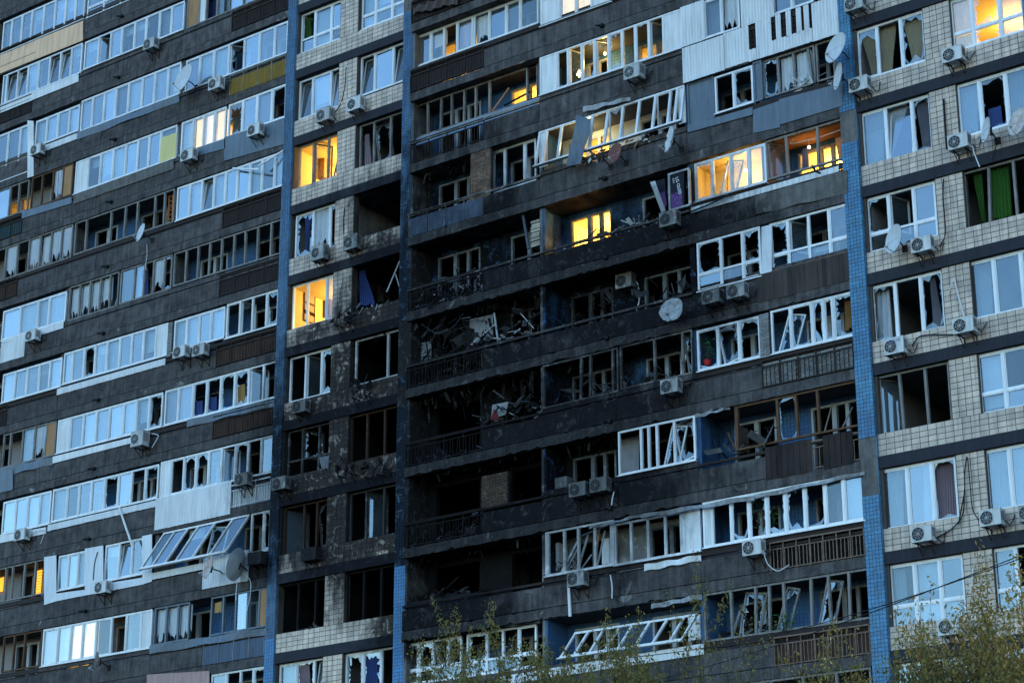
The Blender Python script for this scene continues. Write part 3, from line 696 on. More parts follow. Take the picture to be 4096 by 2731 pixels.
# ------------------------------------------------------------------ windows and balcony glazing
FILLED = set()
def jag(b, x0, x1, z0, z1, y, keep, n=26, holes=(.5, .5)):
    """a broken pane: a ring of glass of uneven width round a hole"""
    cx = x0+(x1-x0)*holes[0]; cz = z0+(z1-z0)*holes[1]; pts = []
    for k in range(n):
        t = 2*pi*k/n+.05; dx, dz = cos(t), sin(t)
        tx = ((x1 if dx > 0 else x0)-cx)/dx if abs(dx) > 1e-6 else 1e9
        tz = ((z1 if dz > 0 else z0)-cz)/dz if abs(dz) > 1e-6 else 1e9
        r = min(tx, tz); pts.append((cx+dx*r, cz+dz*r, dx, dz, r))
    inner = []
    for k, (ox, oz, dx, dz, r) in enumerate(pts):
        f = 1-keep*(RND.uniform(.15, 1.0) if k % 2 else RND.uniform(0.0, .6)); f = min(.985, max(.12, f))
        inner.append((cx+dx*r*f, cz+dz*r*f))
    for k in range(n):
        a, c = pts[k], pts[(k+1) % n]; p, q = inner[k], inner[(k+1) % n]
        b.quad((a[0], y, a[1]), (c[0], y, c[1]), (q[0], y+RND.uniform(0, .015), q[1]), (p[0], y+.005, p[1]))
def sheet(b, x0, x1, z0, z1, y, amp=.012, n=8, torn=False):
    """thin hanging fabric with real folds, two faces"""
    m_ = 5
    zb = [z0+(RND.uniform(0, .35)*(z1-z0) if torn else 0) for _ in range(n+1)]
    def q(i, k):
        u = i/n; v = k/m_
        return (x0+(x1-x0)*u, y+amp*sin(u*n*1.9+v*.6)*(.5+.5*(1-v)), zb[i]+(z1-zb[i])*v)
    for i in range(n):
        for k in range(m_):
            b.quad(q(i, k), q(i+1, k), q(i+1, k+1), q(i, k+1))
def sashframe(b, w_, h_, t=.05, d=.045):
    b.box(0, w_, -d/2, d/2, 0, t); b.box(0, w_, -d/2, d/2, h_-t, h_); b.box(0, t, -d/2, d/2, t, h_-t); b.box(w_-t, w_, -d/2, d/2, t, h_-t)
def sash(win, x0, x1, z0, z1, y, mode, mat, broken=False):
    w_, h_ = x1-x0, z1-z0
    b = MB(); sashframe(b, w_, h_, .05 if mat != 'oldwood' else .06)
    o = b.build('sash', mat, win, (0, 0, 0)); 
    g_ = MB()
    if broken: jag(g_, .05, w_-.05, .05, h_-.05, 0, .5)
    else: g_.box(.05, w_-.05, -.006, .006, .05, h_-.05)
    pn = g_.build('sash_glass', 'screen' if mat in ('brownwood', 'burnt') else 'shard' if broken else 'glass', None, (0, 0, 0))
    # both moved with one matrix (the glass is a sub-part of the same window, beside its sash)
    if mode == 't': M_ = Matrix.Translation((x0, y+.01, z0)) @ Matrix.Rotation(radians(-RND.uniform(6, 9)), 4, 'X')
    elif mode == 's': M_ = Matrix.Translation((x0+.0, y+.03, z0)) @ Matrix.Rotation(radians(RND.uniform(48, 72)), 4, 'Z')
    elif mode == 'S': M_ = Matrix.Translation((x1, y+.03, z0)) @ Matrix.Rotation(radians(-RND.uniform(45, 65)), 4, 'Z') @ Matrix.Translation((-w_, 0, 0))
    elif mode == 'x': M_ = Matrix.Translation((x0+.10, y+.12, z0+.0)) @ Matrix.Rotation(radians(RND.uniform(9, 17)*RND.choice((-1, 1))), 4, 'Y') @ Matrix.Rotation(radians(-6), 4, 'X')
    wl = WL[win.name]
    for q in (o, pn):
        q.parent = win; q.matrix_basis = Matrix.Translation(-wl) @ M_
SOURCES = []
def S(c, xl, yl, xr, yr, yt, style, codes, xs=None, transom=0, y=None, rec=None, top=None, inner=True, shear=0.0, lean=0.0, name='window'):
    """one glazed strip.  c crop, (xl,yl)-(xr,yr) sill line, yt top at the left end; xs post positions along the sill"""
    yp = YP[c[0]] if y is None else y
    rec = {'a': .05, 'b': .05, 'c': .04, 'd': .02}[c[0]] if rec is None else rec
    A, B_ = P(c, xl, yl, yp), P(c, xr, yr, yp); T = P(c, xl, yt, yp)
    z0 = (A[1]+B_[1])/2; z1 = T[1]
    j = int(math.floor(-z0/H)); zc = -H*j
    if abs(z1-zc) < .4: z1 = zc-.012 if style != 'p' else min(zc-.012, z1)
    z1 = min(z1, zc-.012)
    FILLED.add((j, round((A[0]+B_[0])/2)))
    if xs is None: xs = [xl+(xr-xl)*k/len(codes) for k in range(len(codes)+1)]
    X = []
    for x in xs:
        t = (x-xl)/(xr-xl); X.append(P(c, x, yl+(yr-yl)*t, yp)[0])
    return strip(X, z0, z1, yp+rec, style, codes, transom, shear, lean, name)
def strip(X, z0, z1, y, style, codes, transom=0, shear=0.0, lean=0.0, name='window'):
    """builds the frame (part) with its panes, sashes and blinds (sub-parts)"""
    mat = {'p': 'white', 'o': 'oldwood', 'w': 'brownwood', 'k': 'burnt', 'm': 'metalblue', 'P': 'whiteclean', 'g': 'panel'}[style]
    fw = .065 if style in 'pPg' else .06; fd = .08
    h = z1-z0
    def SX(x, z): return x+shear*(z-z0)/h*h
    b = MB()
    def post(x, w_, za=z0, zb_=z1, yy=0.0, dp=fd, j=0.0):
        dx = RND.gauss(0, j)
        ys, ye = y+yy+lean, y+yy
        b.hexa([(SX(x-w_/2, za), ys, za), (SX(x+w_/2, za), ys, za), (SX(x+w_/2, zb_)+dx, ye, zb_), (SX(x-w_/2, zb_)+dx, ye, zb_),
                (SX(x-w_/2, za), ys+dp, za), (SX(x+w_/2, za), ys+dp, za), (SX(x+w_/2, zb_)+dx, ye+dp, zb_), (SX(x-w_/2, zb_)+dx, ye+dp, zb_)])
    x0, x1 = X[0], X[-1]
    def rail(z, w_, xa, xb, yy=0.0, dp=fd):
        l = lean*(1-(z-z0)/h)
        b.hexa([(SX(xa, z), y+yy+l, z), (SX(xb, z), y+yy+l, z), (SX(xb, z+w_), y+yy+l, z+w_), (SX(xa, z+w_), y+yy+l, z+w_),
                (SX(xa, z), y+yy+dp+l, z), (SX(xb, z), y+yy+dp+l, z), (SX(xb, z+w_), y+yy+dp+l, z+w_), (SX(xa, z+w_), y+yy+dp+l, z+w_)])
    rail(z0, fw, x0, x1); rail(z1-fw, fw, x0, x1)
    post(x0+fw/2, fw, yy=-.003); post(x1-fw/2, fw, yy=-.003)
    for i, x in enumerate(X[1:-1]):
        if style in 'pPg':
            post(x, .085, z0+.01, z1-.01, -.005); post(x, .018, z0+.01, z1-.01, -.014, .02)
        else: post(x, .075, z0+.01, z1-.01, -.006, .09, .035 if (x0 > 0 or x0 < -5 and RND.random() < .2) else .012)
    if style in 'pPg':
        rail(z0-.035, .035, x0-.02, x1+.02, -.07, .16)   # projecting sill
    zt = z0+(z1-z0)*.34
    if transom: rail(zt-.035, .07, x0+.02, x1-.02, -.002)
    for i, ch in enumerate(codes):   # slim sash profile round each glazed pane
        a, c = X[i]+.045, X[i+1]-.045
        if ch in 'gcvdybzlB' and style in 'pPg' and shear == 0 and c-a > .2:
            for zz0, zz1 in ([(z0+fw, z1-fw)] if not transom else [(z0+fw, zt-.035), (zt+.035, z1-fw)]):
                b.box(a, a+.028, y+.012, y+.06, zz0, zz1); b.box(c-.028, c, y+.012, y+.06, zz0, zz1)
                b.box(a+.028, c-.028, y+.012, y+.06, zz0, zz0+.028); b.box(a+.028, c-.028, y+.012, y+.06, zz1-.028, zz1)
    win = b.build(name, mat, BLD)
    def sub(mb, nm, m):
        if mb.v: mb.build(nm, m, win)
    for i, ch in enumerate(codes):
        a, c = X[i]+.05, X[i+1]-.05
        if c-a < .06: continue
        za, zb_ = z0+fw, z1-fw
        cells = [(za, zb_)]
        if transom: cells = [(zt+.035, zb_), (za, zt-.035)]
        for ci, (p, q) in enumerate(cells):
            k = ch
            if ci == 1 and ch in 'osSx': k = 'g' if style in 'pPg' else 'o'
            if ci == 1 and ch == 'b': k = 'g' if RND.random() < .6 else 'b'
            g_ = MB(); yy = y+.035
            if k in 'gcvdyzl':
                if shear or lean:
                    l0, l1 = lean*(1-(p-z0)/h), lean*(1-(q-z0)/h)
                    g_.hexa([(SX(a, p), yy+l0, p), (SX(c, p), yy+l0, p), (SX(c, q), yy+l1, q), (SX(a, q), yy+l1, q), (SX(a, p), yy+.012+l0, p), (SX(c, p), yy+.012+l0, p), (SX(c, q), yy+.012+l1, q), (SX(a, q), yy+.012+l1, q)])
                else:
                    e = RND.uniform(-.02, .02)
                    g_.hexa([(a, yy, p), (c, yy+e, p), (c, yy+e, q), (a, yy, q), (a, yy+.012, p), (c, yy+.012+e, p), (c, yy+.012+e, q), (a, yy+.012, q)])
                sub(g_, 'pane', 'glassclear' if X[0] > 0 else 'glass')
            elif k in 'bB':
                keep = RND.choice((.18, .26, .36, .5)) if k == 'b' else .42
                jag(g_, a, c, p, q, yy, keep, 26, (RND.uniform(.35, .65), RND.uniform(.4, .75))); sub(g_, 'broken_pane', 'shard')
            elif k == 'w':
                g_.box(a-.045, c+.045, y+.015, y+.05, p-.02, q+.02); sub(g_, 'infill_panel', 'panel')
            elif k == 'k':
                g_.box(a-.03, c+.03, y+.02, y+.04, p-.02, q+.02); sub(g_, 'plywood_board', 'ply')
            elif k == 'B2': pass
            elif k in 'tsSx': sash(win, a-.02, c+.02, p-.02, q+.02, y+.03, k, mat, broken=(k == 'x' or (k == 's' and RND.random() < .4)))
            elif k == 'u': g_.box(a, c, y+.03, y+.045, p, q); sub(g_, 'infill_panel', 'metalblue')
            # fabric behind the glass
            f_ = MB(); yb_ = y+.16
            m_ = {'c': 'blind', 'v': 'lilac', 'y': 'litblind', 'z': 'zblind'}.get(k)
            if k in 'cy': sheet(f_, a-.03, c+.03, p, q, yb_, .015, 8); sub(f_, 'blind', m_)
            elif k == 'v': sheet(f_, a-.03, c+.03, p, q, yb_, .02, 14); sub(f_, 'blind', m_)
            elif k == 'z': sheet(f_, a-.03, c+.03, p-.03, q-.3, y-.03, .02, 8); sub(f_, 'blind', m_)
            elif k == 'd': f_.box(a, c, y+.05, y+.054, p, q); sub(f_, 'insect_screen', 'screen')
            elif k == 'g' and RND.random() < .45 and h < 2: 
                zz = p+(q-p)*RND.choice((0, .3, .5, .7)); sheet(f_, a-.03, c+.03, zz, q, yb_+.05, .01, 6); sub(f_, 'blind', RND.choice(('blind', 'greyc', 'blind')))
            elif k == 'r': sheet(f_, a-.03, c+.03, p, q, yb_, .03, 10, True); sub(f_, 'torn_blind', 'blind')
            elif k == 'q': sheet(f_, a-.03, c+.03, p, q, y+.07, .03, 10, True); sub(f_, 'torn_sheet', 'sheer')
    return win

# --- left balcony section
S('a1', 0, 425, 650, 150, 185, 'p', 'gggggggg', [0, 70, 150, 228, 322, 412, 495, 575, 650])
S('a1', 672, 140, 1200, -75, -80, 'p', 'gggg', transom=1)
S('a1', 0, 825, 625, 572, 600, 'p', 'gttggttg', [0, 32, 118, 198, 282, 370, 455, 540, 625])
S('a1', 645, 550, 1430, 235, 335, 'p', 'gsgggggg', [645, 757, 850, 940, 1040, 1130, 1235, 1330, 1430])
S('a1', 1455, 215, 2250, -90, -10, 'o', 'kwoscco', [1455, 1552, 1605, 1690, 1790, 1900, 2000, 2250])
S('a1', 0, 1425, 222, 1340, 1055, 'p', 'gdc', [-60, 30, 125, 222], transom=1)
S('a1', 262, 1140, 605, 1045, 955, 'p', 'ccdc', [262, 350, 437, 525, 605])
S('a1', 618, 1028, 1400, 745, 795, 'p', 'vdvvcdvc', [618, 707, 798, 890, 990, 1097, 1195, 1300, 1400])
S('a1', 1440, 722, 2245, 412, 480, 'p', 'gccsggg', [1440, 1550, 1662, 1780, 1900, 2022, 2140, 2245])
S('a2', 0, 445, 205, 372, 205, 'o', 'goo', [-60, 55, 128, 205])
S('a2', 225, 362, 552, 258, 135, 'w', 'ooqk', [225, 310, 395, 475, 552])
S('a1', 572, 1520, 1380, 1238, 1275, 'p', 'wggcgggz', [572, 672, 770, 868, 967, 1062, 1150, 1242, 1370])
S('a1', 1405, 1215, 1755, 1098, 965, 'p', 'cyyy', [1405, 1500, 1582, 1667, 1757])
S('a1', 1775, 1080, 2230, 920, 825, 'P', 'bgvb', [1775, 1888, 2000, 2118, 2230])
S('a2', 0, 930, 545, 738, 690, 'o', 'oqoqrqq', [-70, 20, 112, 205, 292, 378, 462, 548])
S('a2', 565, 730, 1350, 462, 490, 'o', 'ooooooo', [565, 655, 850, 960, 1058, 1195, 1272, 1350])
S('a2', 1370, 460, 2215, 180, 201, 'p', 'ggtcggcgc', [1370, 1470, 1568, 1660, 1752, 1845, 1945, 2040, 2140, 2215])
S('a2', 0, 1397, 500, 1245, 1170, 'p', 'cccc', [0, 140, 278, 365, 500])
S('a2', 520, 1240, 912, 1125, 990, 'o', 'rrrrx', [520, 605, 685, 765, 845, 912])
S('a2', 925, 1115, 1332, 985, 865, 'o', 'dcoqb', [925, 1035, 1110, 1185, 1265, 1332])
S('a2', 1345, 975, 2190, 710, 725, 'o', 'ooooooooo', [1345, 1440, 1535, 1625, 1720, 1818, 1910, 2005, 2110, 2190])
S('a3', 0, 605, 465, 492, 390, 'p', 'ggggc', [0, 97, 192, 287, 372, 465])
S('a3', 480, 470, 1300, 235, 225, 'p', 'cgbgcgggw', [480, 548, 640, 727, 820, 922, 1015, 1107, 1207, 1300])
S('a2', 1350, 1480, 1748, 1380, 1245, 'p', 'ccgc', [1350, 1448, 1545, 1640, 1748])
S('a2', 1760, 1382, 2168, 1270, 1120, 'g', 'bsob', [1760, 1868, 1965, 2075, 2168])
S('a3', 0, 1120, 415, 1020, 870, 'o', 'oocqk', [0, 58, 155, 248, 337, 418])
S('a3', 430, 1015, 1258, 790, 750, 'p', 'wdcvgcgb', [430, 532, 632, 735, 838, 948, 1050, 1152, 1258])
S('a3', 1275, 785, 2152, 572, 515, 'p', 'vvbbbbso', [1275, 1382, 1495, 1605, 1715, 1825, 1937, 2050, 2152])
S('a4', 0, 402, 378, 325, 153, 'p', 'cdcc', [0, 100, 195, 290, 378])
S('a4', 392, 300, 1225, 130, 55, 'p', 'cgggbgob', [392, 507, 600, 697, 800, 908, 1012, 1120, 1225])
S('a3', 1240, 1345, 2128, 1160, 1075, 'p', 'wbbbgsbog', [1240, 1322, 1425, 1520, 1620, 1722, 1828, 1930, 2032, 2128])
S('a4', 0, 922, 332, 878, 680, 'o', 'ooooo', [-80, 25, 75, 165, 252, 335])
S('a4', 435, 850, 657, 800, 575, 'p', 'ccc', [435, 512, 590, 657])
S('a4', 803, 772, 1112, 715, 490, 'p', 'gtg', [803, 915, 1015, 1112])
# sagging, torn-out glazing of the third balcony
S('a4', 1155, 700, 1830, 545, 395, 'p', 'ggogxg', [1155, 1245, 1345, 1430, 1560, 1700, 1830], shear=.52, lean=-.45)
S('a4', 1950, 560, 2105, 520, 255, 'g', 'ob', [1950, 2050, 2105])
S('a4', 0, 1480, 305, 1440, 1205, 'w', 'ooo', [0, 85, 165, 305])
S('a4', 312, 1440, 1172, 1290, 1150, 'p', 'ccyygogw', [312, 432, 532, 627, 732, 852, 968, 1088, 1172])
S('a4', 1190, 1270, 1468, 1228, 975, 'm', 'rrr', [1190, 1285, 1378, 1468])
S('a4', 1635, 1200, 2088, 1118, 900, 'm', 'oogsk', [1635, 1735, 1832, 1925, 2015, 2088])
S('a4', 1640, 1750, 2070, 1670, 1500, 'g', 'goob', [1640, 1760, 1870, 1970, 2070])

# --- left tiled bay
BR = .10
S('b1', 382, 420, 710, 300, 112, 'P', 'sgg', [382, 490, 620, 710], transom=1, rec=BR)
S('b1', 860, 235, 1207, 105, -130, 'P', 'ggg', [860, 970, 1100, 1207], transom=1, rec=BR)
S('b1', 365, 945, 697, 825, 640, 'p', 'tgt', [365, 470, 615, 697], rec=BR)
S('b1', 850, 742, 1207, 640, 450, 'p', 'tgt', [850, 960, 1108, 1207], rec=BR)
S('b1', 362, 1480, 690, 1375, 1150, 'o', 'osx', [362, 475, 592, 690], rec=BR)
S('b1', 840, 1318, 1197, 1215, 975, 'o', 'oxo', [840, 955, 1085, 1197], rec=BR)
S('b2', 335, 755, 672, 655, 415, 'P', 'bqb', [335, 475, 605, 672], rec=BR)
S('b2', 312, 1305, 657, 1225, 960, 'P', 'oog', [312, 430, 578, 657], rec=BR)
S('b3', 290, 610, 640, 520, 250, 'P', 'osb', [290, 415, 540, 640], rec=BR)
S('b3', 805, 472, 1167, 390, 110, 'g', 'oo', [805, 1062, 1167], rec=BR)
S('b3', 275, 1195, 622, 1120, 830, 'o', 'oso', [275, 388, 518, 622], transom=1, rec=BR)
S('b3', 768, 1072, 1150, 1010, 700, 'w', 'ooo', [768, 898, 1038, 1150], rec=BR)
S('b4', 242, 570, 607, 512, 190, 'w', 'sox', [242, 400, 500, 607], rec=BR)
S('b4', 762, 467, 1140, 402, 70, 'o', 'oso', [762, 890, 1028, 1140], rec=BR)
S('b4', 205, 1190, 587, 1122, 780, 'k', 'ooo', [205, 352, 490, 587], rec=BR)
S('b4', 732, 1102, 1122, 1042, 685, 'k', 'ooo', [732, 870, 1008, 1122], rec=BR)
S('b4', 205, 1790, 580, 1720, 1420, 'p', 'gbt', [205, 340, 480, 580], rec=BR)
S('b4', 728, 1700, 1120, 1640, 1325, 'p', 'bbo', [728, 865, 1010, 1120], rec=BR)

# --- middle balconies
S('b1', 1300, 530, 1740, 365, 268, 'g', 'ggov', [1300, 1408, 1515, 1615, 1740])
S('b1', 1745, 362, 2255, 185, 90, 'g', 'rggg', [1745, 1868, 2002, 2112, 2255])
S('c1', 312, 218, 872, 5, 0, 'g', 'wyyw', [312, 462, 592, 715, 872], y=YC)
S('b1', 1288, 1088, 2255, 760, 785, 'o', 'ooooooo', [1288, 1385, 1485, 1570, 1668, 1760, 1868, 2255])
S('b1', 2150, 800, 2256, 760, 480, 'o', 'o', [2158, 2250])
S('c1', 308, 750, 1422, 375, 450, 'p', 'wbsbsbobsw', [308, 440, 532, 637, 740, 847, 957, 1058, 1168, 1280, 1422])
S('c1', 1600, 308, 1878, 215, 5, 'p', 'gr', [1600, 1738, 1878])
S('d1', 382, 125, 700, 12, -220, 'p', 'gg', [382, 535, 700])
S('b1', 1895, 1522, 2237, 1412, 1175, 'p', 'bob', [1895, 1992, 2145, 2237])
S('c1', 300, 1315, 1452, 975, 1025, 'p', 'wooooboobow', [300, 362, 480, 600, 725, 845, 967, 1095, 1222, 1342, 1395, 1452], lean=-.28)
S('c1', 1468, 990, 1680, 912, 650, 'm', 'u', [1468, 1680])
S('c1', 1685, 897, 1985, 800, 600, 'p', 'ob', [1685, 1832, 1985])
S('c1', 1990, 800, 2055, 778, 500, 'm', 'u', [1988, 2058])
S('d1', 305, 775, 712, 640, 470, 'o', 'brrb', [305, 425, 548, 680, 712], rec=.08)
S('d1', 720, 640, 885, 590, 400, 'o', 'oo', [720, 860, 885], rec=.08)
S('c2', 1312, 380, 1492, 335, 85, 'p', 'o', [1318, 1488])
S('c2', 1528, 310, 2088, 152, 6, 'p', 'bxll', [1528, 1668, 1812, 1952, 2088])
S('d1', 335, 1412, 948, 1240, 1110, 'o', 'soo', [335, 500, 735, 948])
S('c2', 1548, 1020, 2048, 880, 640, 'P', 'boB', [1548, 1738, 1905, 2048], transom=1)
F('c2', 2050, 505, 880, 2130, 485, 860, 'cladding', proud=.0)
S('d2', 370, 865, 995, 710, 490, 'P', 'Bsog', [370, 515, 675, 835, 995], transom=1)
S('c3', 330, 655, 925, 520, 295, 'o', 'oooo', [330, 625, 700, 880, 925])
S('c3', 938, 502, 1512, 378, 175, 'o', 'oox', [938, 1210, 1430, 1512])
S('c3', 1545, 358, 2042, 258, 40, 'p', 'bxb', [1545, 1712, 1875, 2042])
S('d2', 375, 1502, 1032, 1355, 1160, 'p', 'xbbbB', [375, 528, 700, 790, 865, 1032])
S('c3', 925, 1182, 1532, 1055, 840, 'P', 'oooxx', [925, 1105, 1165, 1230, 1368, 1532])
S('d3', 90, 975, 1065, 795, 640, 'w', 'ooboo', [90, 100, 430, 580, 745, 1065])
S('c4', 350, 732, 892, 640, 385, 'g', 'oooooo', [350, 372, 500, 610, 740, 870, 892], shear=0.0)
S('c4', 895, 635, 1572, 540, 318, 'p', 'ooooow', [895, 1025, 1158, 1295, 1420, 1440, 1572])
S('c4', 1592, 512, 2861, 285, 175, 'P', 'wobbbbbgg', [1592, 1665, 1812, 1955, 2095, 2243, 2395, 2555, 2702, 2861])
S('b4', 1190, 1600, 1650, 1520, 1255, 'P', 'bbxb', [1190, 1310, 1425, 1540, 1650], transom=1)
S('b4', 1690, 1520, 2240, 1440, 1160, 'P', 'boob', [1690, 1850, 1975, 2100, 2240], transom=1)
S('c4', 500, 1370, 1460, 1255, 1180, 'p', 'oooooooo', [500, 610, 730, 850, 955, 1090, 1225, 1360, 1460], shear=.5, lean=-.3)
S('c4', 1600, 1235, 2916, 1070, 890, 'o', 'oxoxoxoo', [1600, 1815, 2000, 2110, 2230, 2440, 2590, 2740, 2916])

# --- right tiled bay
DR = .13
S('d1', 1045, 620, 1577, 480, 240, 'P', 'bob', [1045, 1205, 1388, 1577], rec=DR)
S('d1', 1782, 398, 2350, 240, 5, 'P', 'cBg', [1782, 1950, 2165, 2350], transom=1, rec=DR)  # blind in the left light is added to block the lamplit room
S('d1', 1082, 1307, 1628, 1160, 890, 'P', 'gtb', [1082, 1275, 1478, 1628], rec=DR)
S('d1', 1840, 1078, 2420, 920, 665, 'P', 'gbg', [1840, 2015, 2220, 2420], rec=DR)
S('d2', 1122, 708, 1668, 575, 275, 'P', 'bsg', [1122, 1298, 1492, 1668], transom=1, rec=DR)
S('d2', 1890, 515, 2460, 375, 70, 'o', 'ooo', [1890, 2070, 2285, 2460], rec=DR)
S('d2', 1162, 1415, 1728, 1290, 965, 'P', 'bob', [1162, 1352, 1548, 1728], rec=DR)
S('d2', 1938, 1230, 2540, 1100, 765, 'P', 'ggg', [1938, 2130, 2345, 2540], rec=DR)
S('d3', 1208, 868, 1778, 745, 400, 'o', 'soo', [1208, 1395, 1590, 1778], rec=DR)
S('d3', 2000, 700, 2590, 590, 235, 'P', 'ggg', [2000, 2205, 2410, 2590], transom=1, rec=DR)
S('d4', 1250, 368, 1832, 275, -115, 'P', 'ggb', [1250, 1445, 1640, 1832], rec=DR)
S('d4', 2060, 228, 2640, 130, -260, 'P', 'ggg', [2060, 2255, 2450, 2640], rec=DR)
S('d4', 1308, 1140, 1892, 1062, 650, 'P', 'ggg', [1308, 1505, 1705, 1892], transom=1, rec=DR)
S('d4', 2125, 1020, 2720, 930, 515, 'P', 'gog', [2125, 2310, 2520, 2720], transom=1, rec=DR)
S('d4', 1342, 1860, 1920, 1780, 1425, 'P', 'gob', [1342, 1550, 1740, 1920], rec=DR)
S('d4', 2160, 1740, 2750, 1660, 1300, 'P', 'ggg', [2160, 2350, 2560, 2750], rec=DR)

# rows beyond the picture: plain glazing so that the block goes on
for j in list(range(J0, J1+1)):
    zb = base(j)
    cells = [(a, c, YA+.05, zb+1.34) for a, c in ACELL+ECELL]+[(a, c, YC+.04, zb+1.34) for a, c in CCELL]
    for bx0, bx1, wins, yw, yb in BAYS:
        cells += [(a, c, yw+.1, zb+1.07) for a, c in wins]
    for a, c, y, z0 in cells:
        out = a < -24 or a > 24 or j <= -3 or j >= 11 or (j == 10 and a < 18) or (j == 9 and a < -11.9) or (j == -2 and a > -12) or (j == -1 and a > -6) or (j == 0 and a > .4) or (j == 1 and a > 12) or (j == 2 and a > 18)
        if not out: continue
        if j == 10 and 0 < a < 18:
            n_ = 5; strip([a+.06+(c-a-.12)*k/n_ for k in range(n_+1)], z0, zb+H-.012, y, 'o', 'ooooo'); continue
        n_ = max(3, round((c-a)/.72))
        strip([a+.06+(c-a-.12)*k/n_ for k in range(n_+1)], z0, zb+H-.012, y, 'p', ''.join(RND.choice('gggc') for _ in range(n_)))

def lettering(cu, mat):
    tmp = bpy.data.objects.new('tmp', cu); C.objects.link(tmp); bpy.context.view_layer.update()
    me = bpy.data.meshes.new_from_object(tmp.evaluated_get(bpy.context.evaluated_depsgraph_get())); me.name = 'lettering'
    bpy.data.objects.remove(tmp); me.materials.clear(); me.materials.append(MT[mat])
    o = bpy.data.objects.new('lettering', me); C.objects.link(o); return o

# ------------------------------------------------------------------ air conditioners
def ac_unit(c, xl, yl, xr, yr, ytl, label, mat='ac', y=None, text=None, depth=.30, fan='round'):
    yp = (YP[c[0]] if y is None else y)-.14-depth
    A, B_, T = P(c, xl, yl, yp), P(c, xr, yr, yp), P(c, xl, ytl, yp)
    w_ = B_[0]-A[0]; h_ = T[1]-A[1]; w_ = min(max(w_, .62), 1.05); h_ = min(max(h_, .46), .9)
    z0 = (A[1]+B_[1])/2; x0 = A[0]
    t = empty('air_conditioner', (x0+w_/2, yp+depth, z0)); tag(t, label, 'air conditioner', 'air conditioner units on the facade')
    x1 = x0+w_; y0, y1 = yp, yp+depth; z1 = z0+h_
    b = MB(); b.box(x0, x1, y0+.012, y1, z0+.01, z1-.02); b.box(x0-.006, x1+.006, y0, y1+.005, z1-.02, z1)
    b.box(x0, x0+.03, y0, y0+.012, z0+.01, z1-.02); b.box(x1-.03, x1, y0, y0+.012, z0+.01, z1-.02); b.box(x0+w_*.62, x0+w_*.64, y0, y0+.012, z0+.01, z1-.02)
    b.build('casing', mat, t)
    f = MB(); cx, cz, R_ = x0+w_*.34, z0+h_*.5, min(h_*.43, w_*.30)
    N_ = 20
    for k in range(N_):
        p, q = 2*pi*k/N_, 2*pi*(k+1)/N_
        f.tri((cx, y0+.002, cz), (cx+R_*cos(p), y0+.002, cz+R_*sin(p)), (cx+R_*cos(q), y0+.002, cz+R_*sin(q)))
    f.build('fan_grille', 'grille', t)
    f = MB()
    for rr in (.35, .65, 1.0):
        f.tube([(cx+R_*rr*cos(2*pi*k/18), y0-.006, cz+R_*rr*sin(2*pi*k/18)) for k in range(19)], .005, 4)
    for k in range(8): f.bar((cx, y0-.004, cz), (cx+R_*cos(k*pi/4+.2), y0-.004, cz+R_*sin(k*pi/4+.2)), .008, .006)
    f.tube([(cx, y0-.012, cz), (cx, y0+.0, cz)], .035, 8)
    f.build('fan_guard', mat if mat == 'acburnt' else 'acold', t)
    f = MB()
    for k in range(9): f.box(x1+.001, x1+.008, y0+.05, y1-.05, z0+h_*(.3+.065*k), z0+h_*(.3+.065*k)+.012)
    f.build('side_vent', 'grille', t)
    for xx in (x0+.12, x1-.12):
        f = MB(); f.bar((xx, y0+.02, z0-.012), (xx, y1+.16, z0-.012), .03, .035); f.bar((xx, y1+.15, z0-.012), (xx, y1+.15, z0-.36), .03, .03); f.bar((xx, y0+.1, z0-.02), (xx, y1+.15, z0-.34), .022, .022)
        f.build('bracket', 'iron', t)
    f = MB(); pts = [(x1+.01, y1-.08, z0+.12), (x1+.07, y1-.06, z0+.08), (x1+.10, y1+.02, z0+.0), (x1+.16, y1+.1, z0+.12+RND.uniform(-.2, .2)), (x1+.22, y1+.15, z0+.3)]
    f.tube(pts, .016, 5); f.build('pipe', 'cable', t)
    if text:
        cu = bpy.data.curves.new('lettering', 'FONT'); cu.body = text; cu.size = .085 if len(text) > 3 else .11; cu.extrude = .001; cu.align_x = 'LEFT'
        o = lettering(cu, 'bluetext' if len(text) > 3 else 'redtext'); o.rotation_euler = (pi/2, 0, 0)
        put(o, (x1-.05-len(text)*.06, y0-.003, z1-.13 if len(text) > 3 else z1-.24), t)
        if len(text) == 2:
            f = MB(); f.tube([(x1-.14+.04*cos(2*pi*k/14), y0-.002, z1-.09+.04*sin(2*pi*k/14)) for k in range(15)], .007, 4); f.build('emblem', 'redtext', t)
    return t
MT['bluetext'] = pmat('blue_print', (.03, .09, .35), .5, None, 2, .1, 0, 0, 0, 0)
MT['redtext'] = pmat('red_print', (.30, .05, .08), .5, None, 2, .1, 0, 0, 0, 0)
MT['whitetext'] = pmat('white_print', (.7, .7, .72), .5, None, 2, .1, 0, 0, 0, 0)
ac_unit('a1', 1120, 395, 1190, 372, 345, 'pale air conditioner under the second glazed balcony from the top left', 'acold')
ac_unit('a1', 1630, 712, 1702, 690, 622, 'white air conditioner with round dark fan beside the ochre balcony siding', text='LG')
ac_unit('a1', 233, 1222, 308, 1197, 1148, 'white air conditioner below white-blind windows at the upper left edge')
ac_unit('a1', 1412, 1272, 1505, 1238, 1185, 'white air conditioner directly under the lit cream curtains')
ac_unit('a1', 1935, 1075, 2022, 1048, 985, 'pale air conditioner on the blue-grey metal panel beside the blue pilaster')
ac_unit('a2', 192, 1405, 270, 1385, 1325, 'white air conditioner over white corrugated siding at the left edge')
ac_unit('a3', 1352, 265, 1445, 237, 182, 'white air conditioner, left one of the pair under frosted balcony panes')
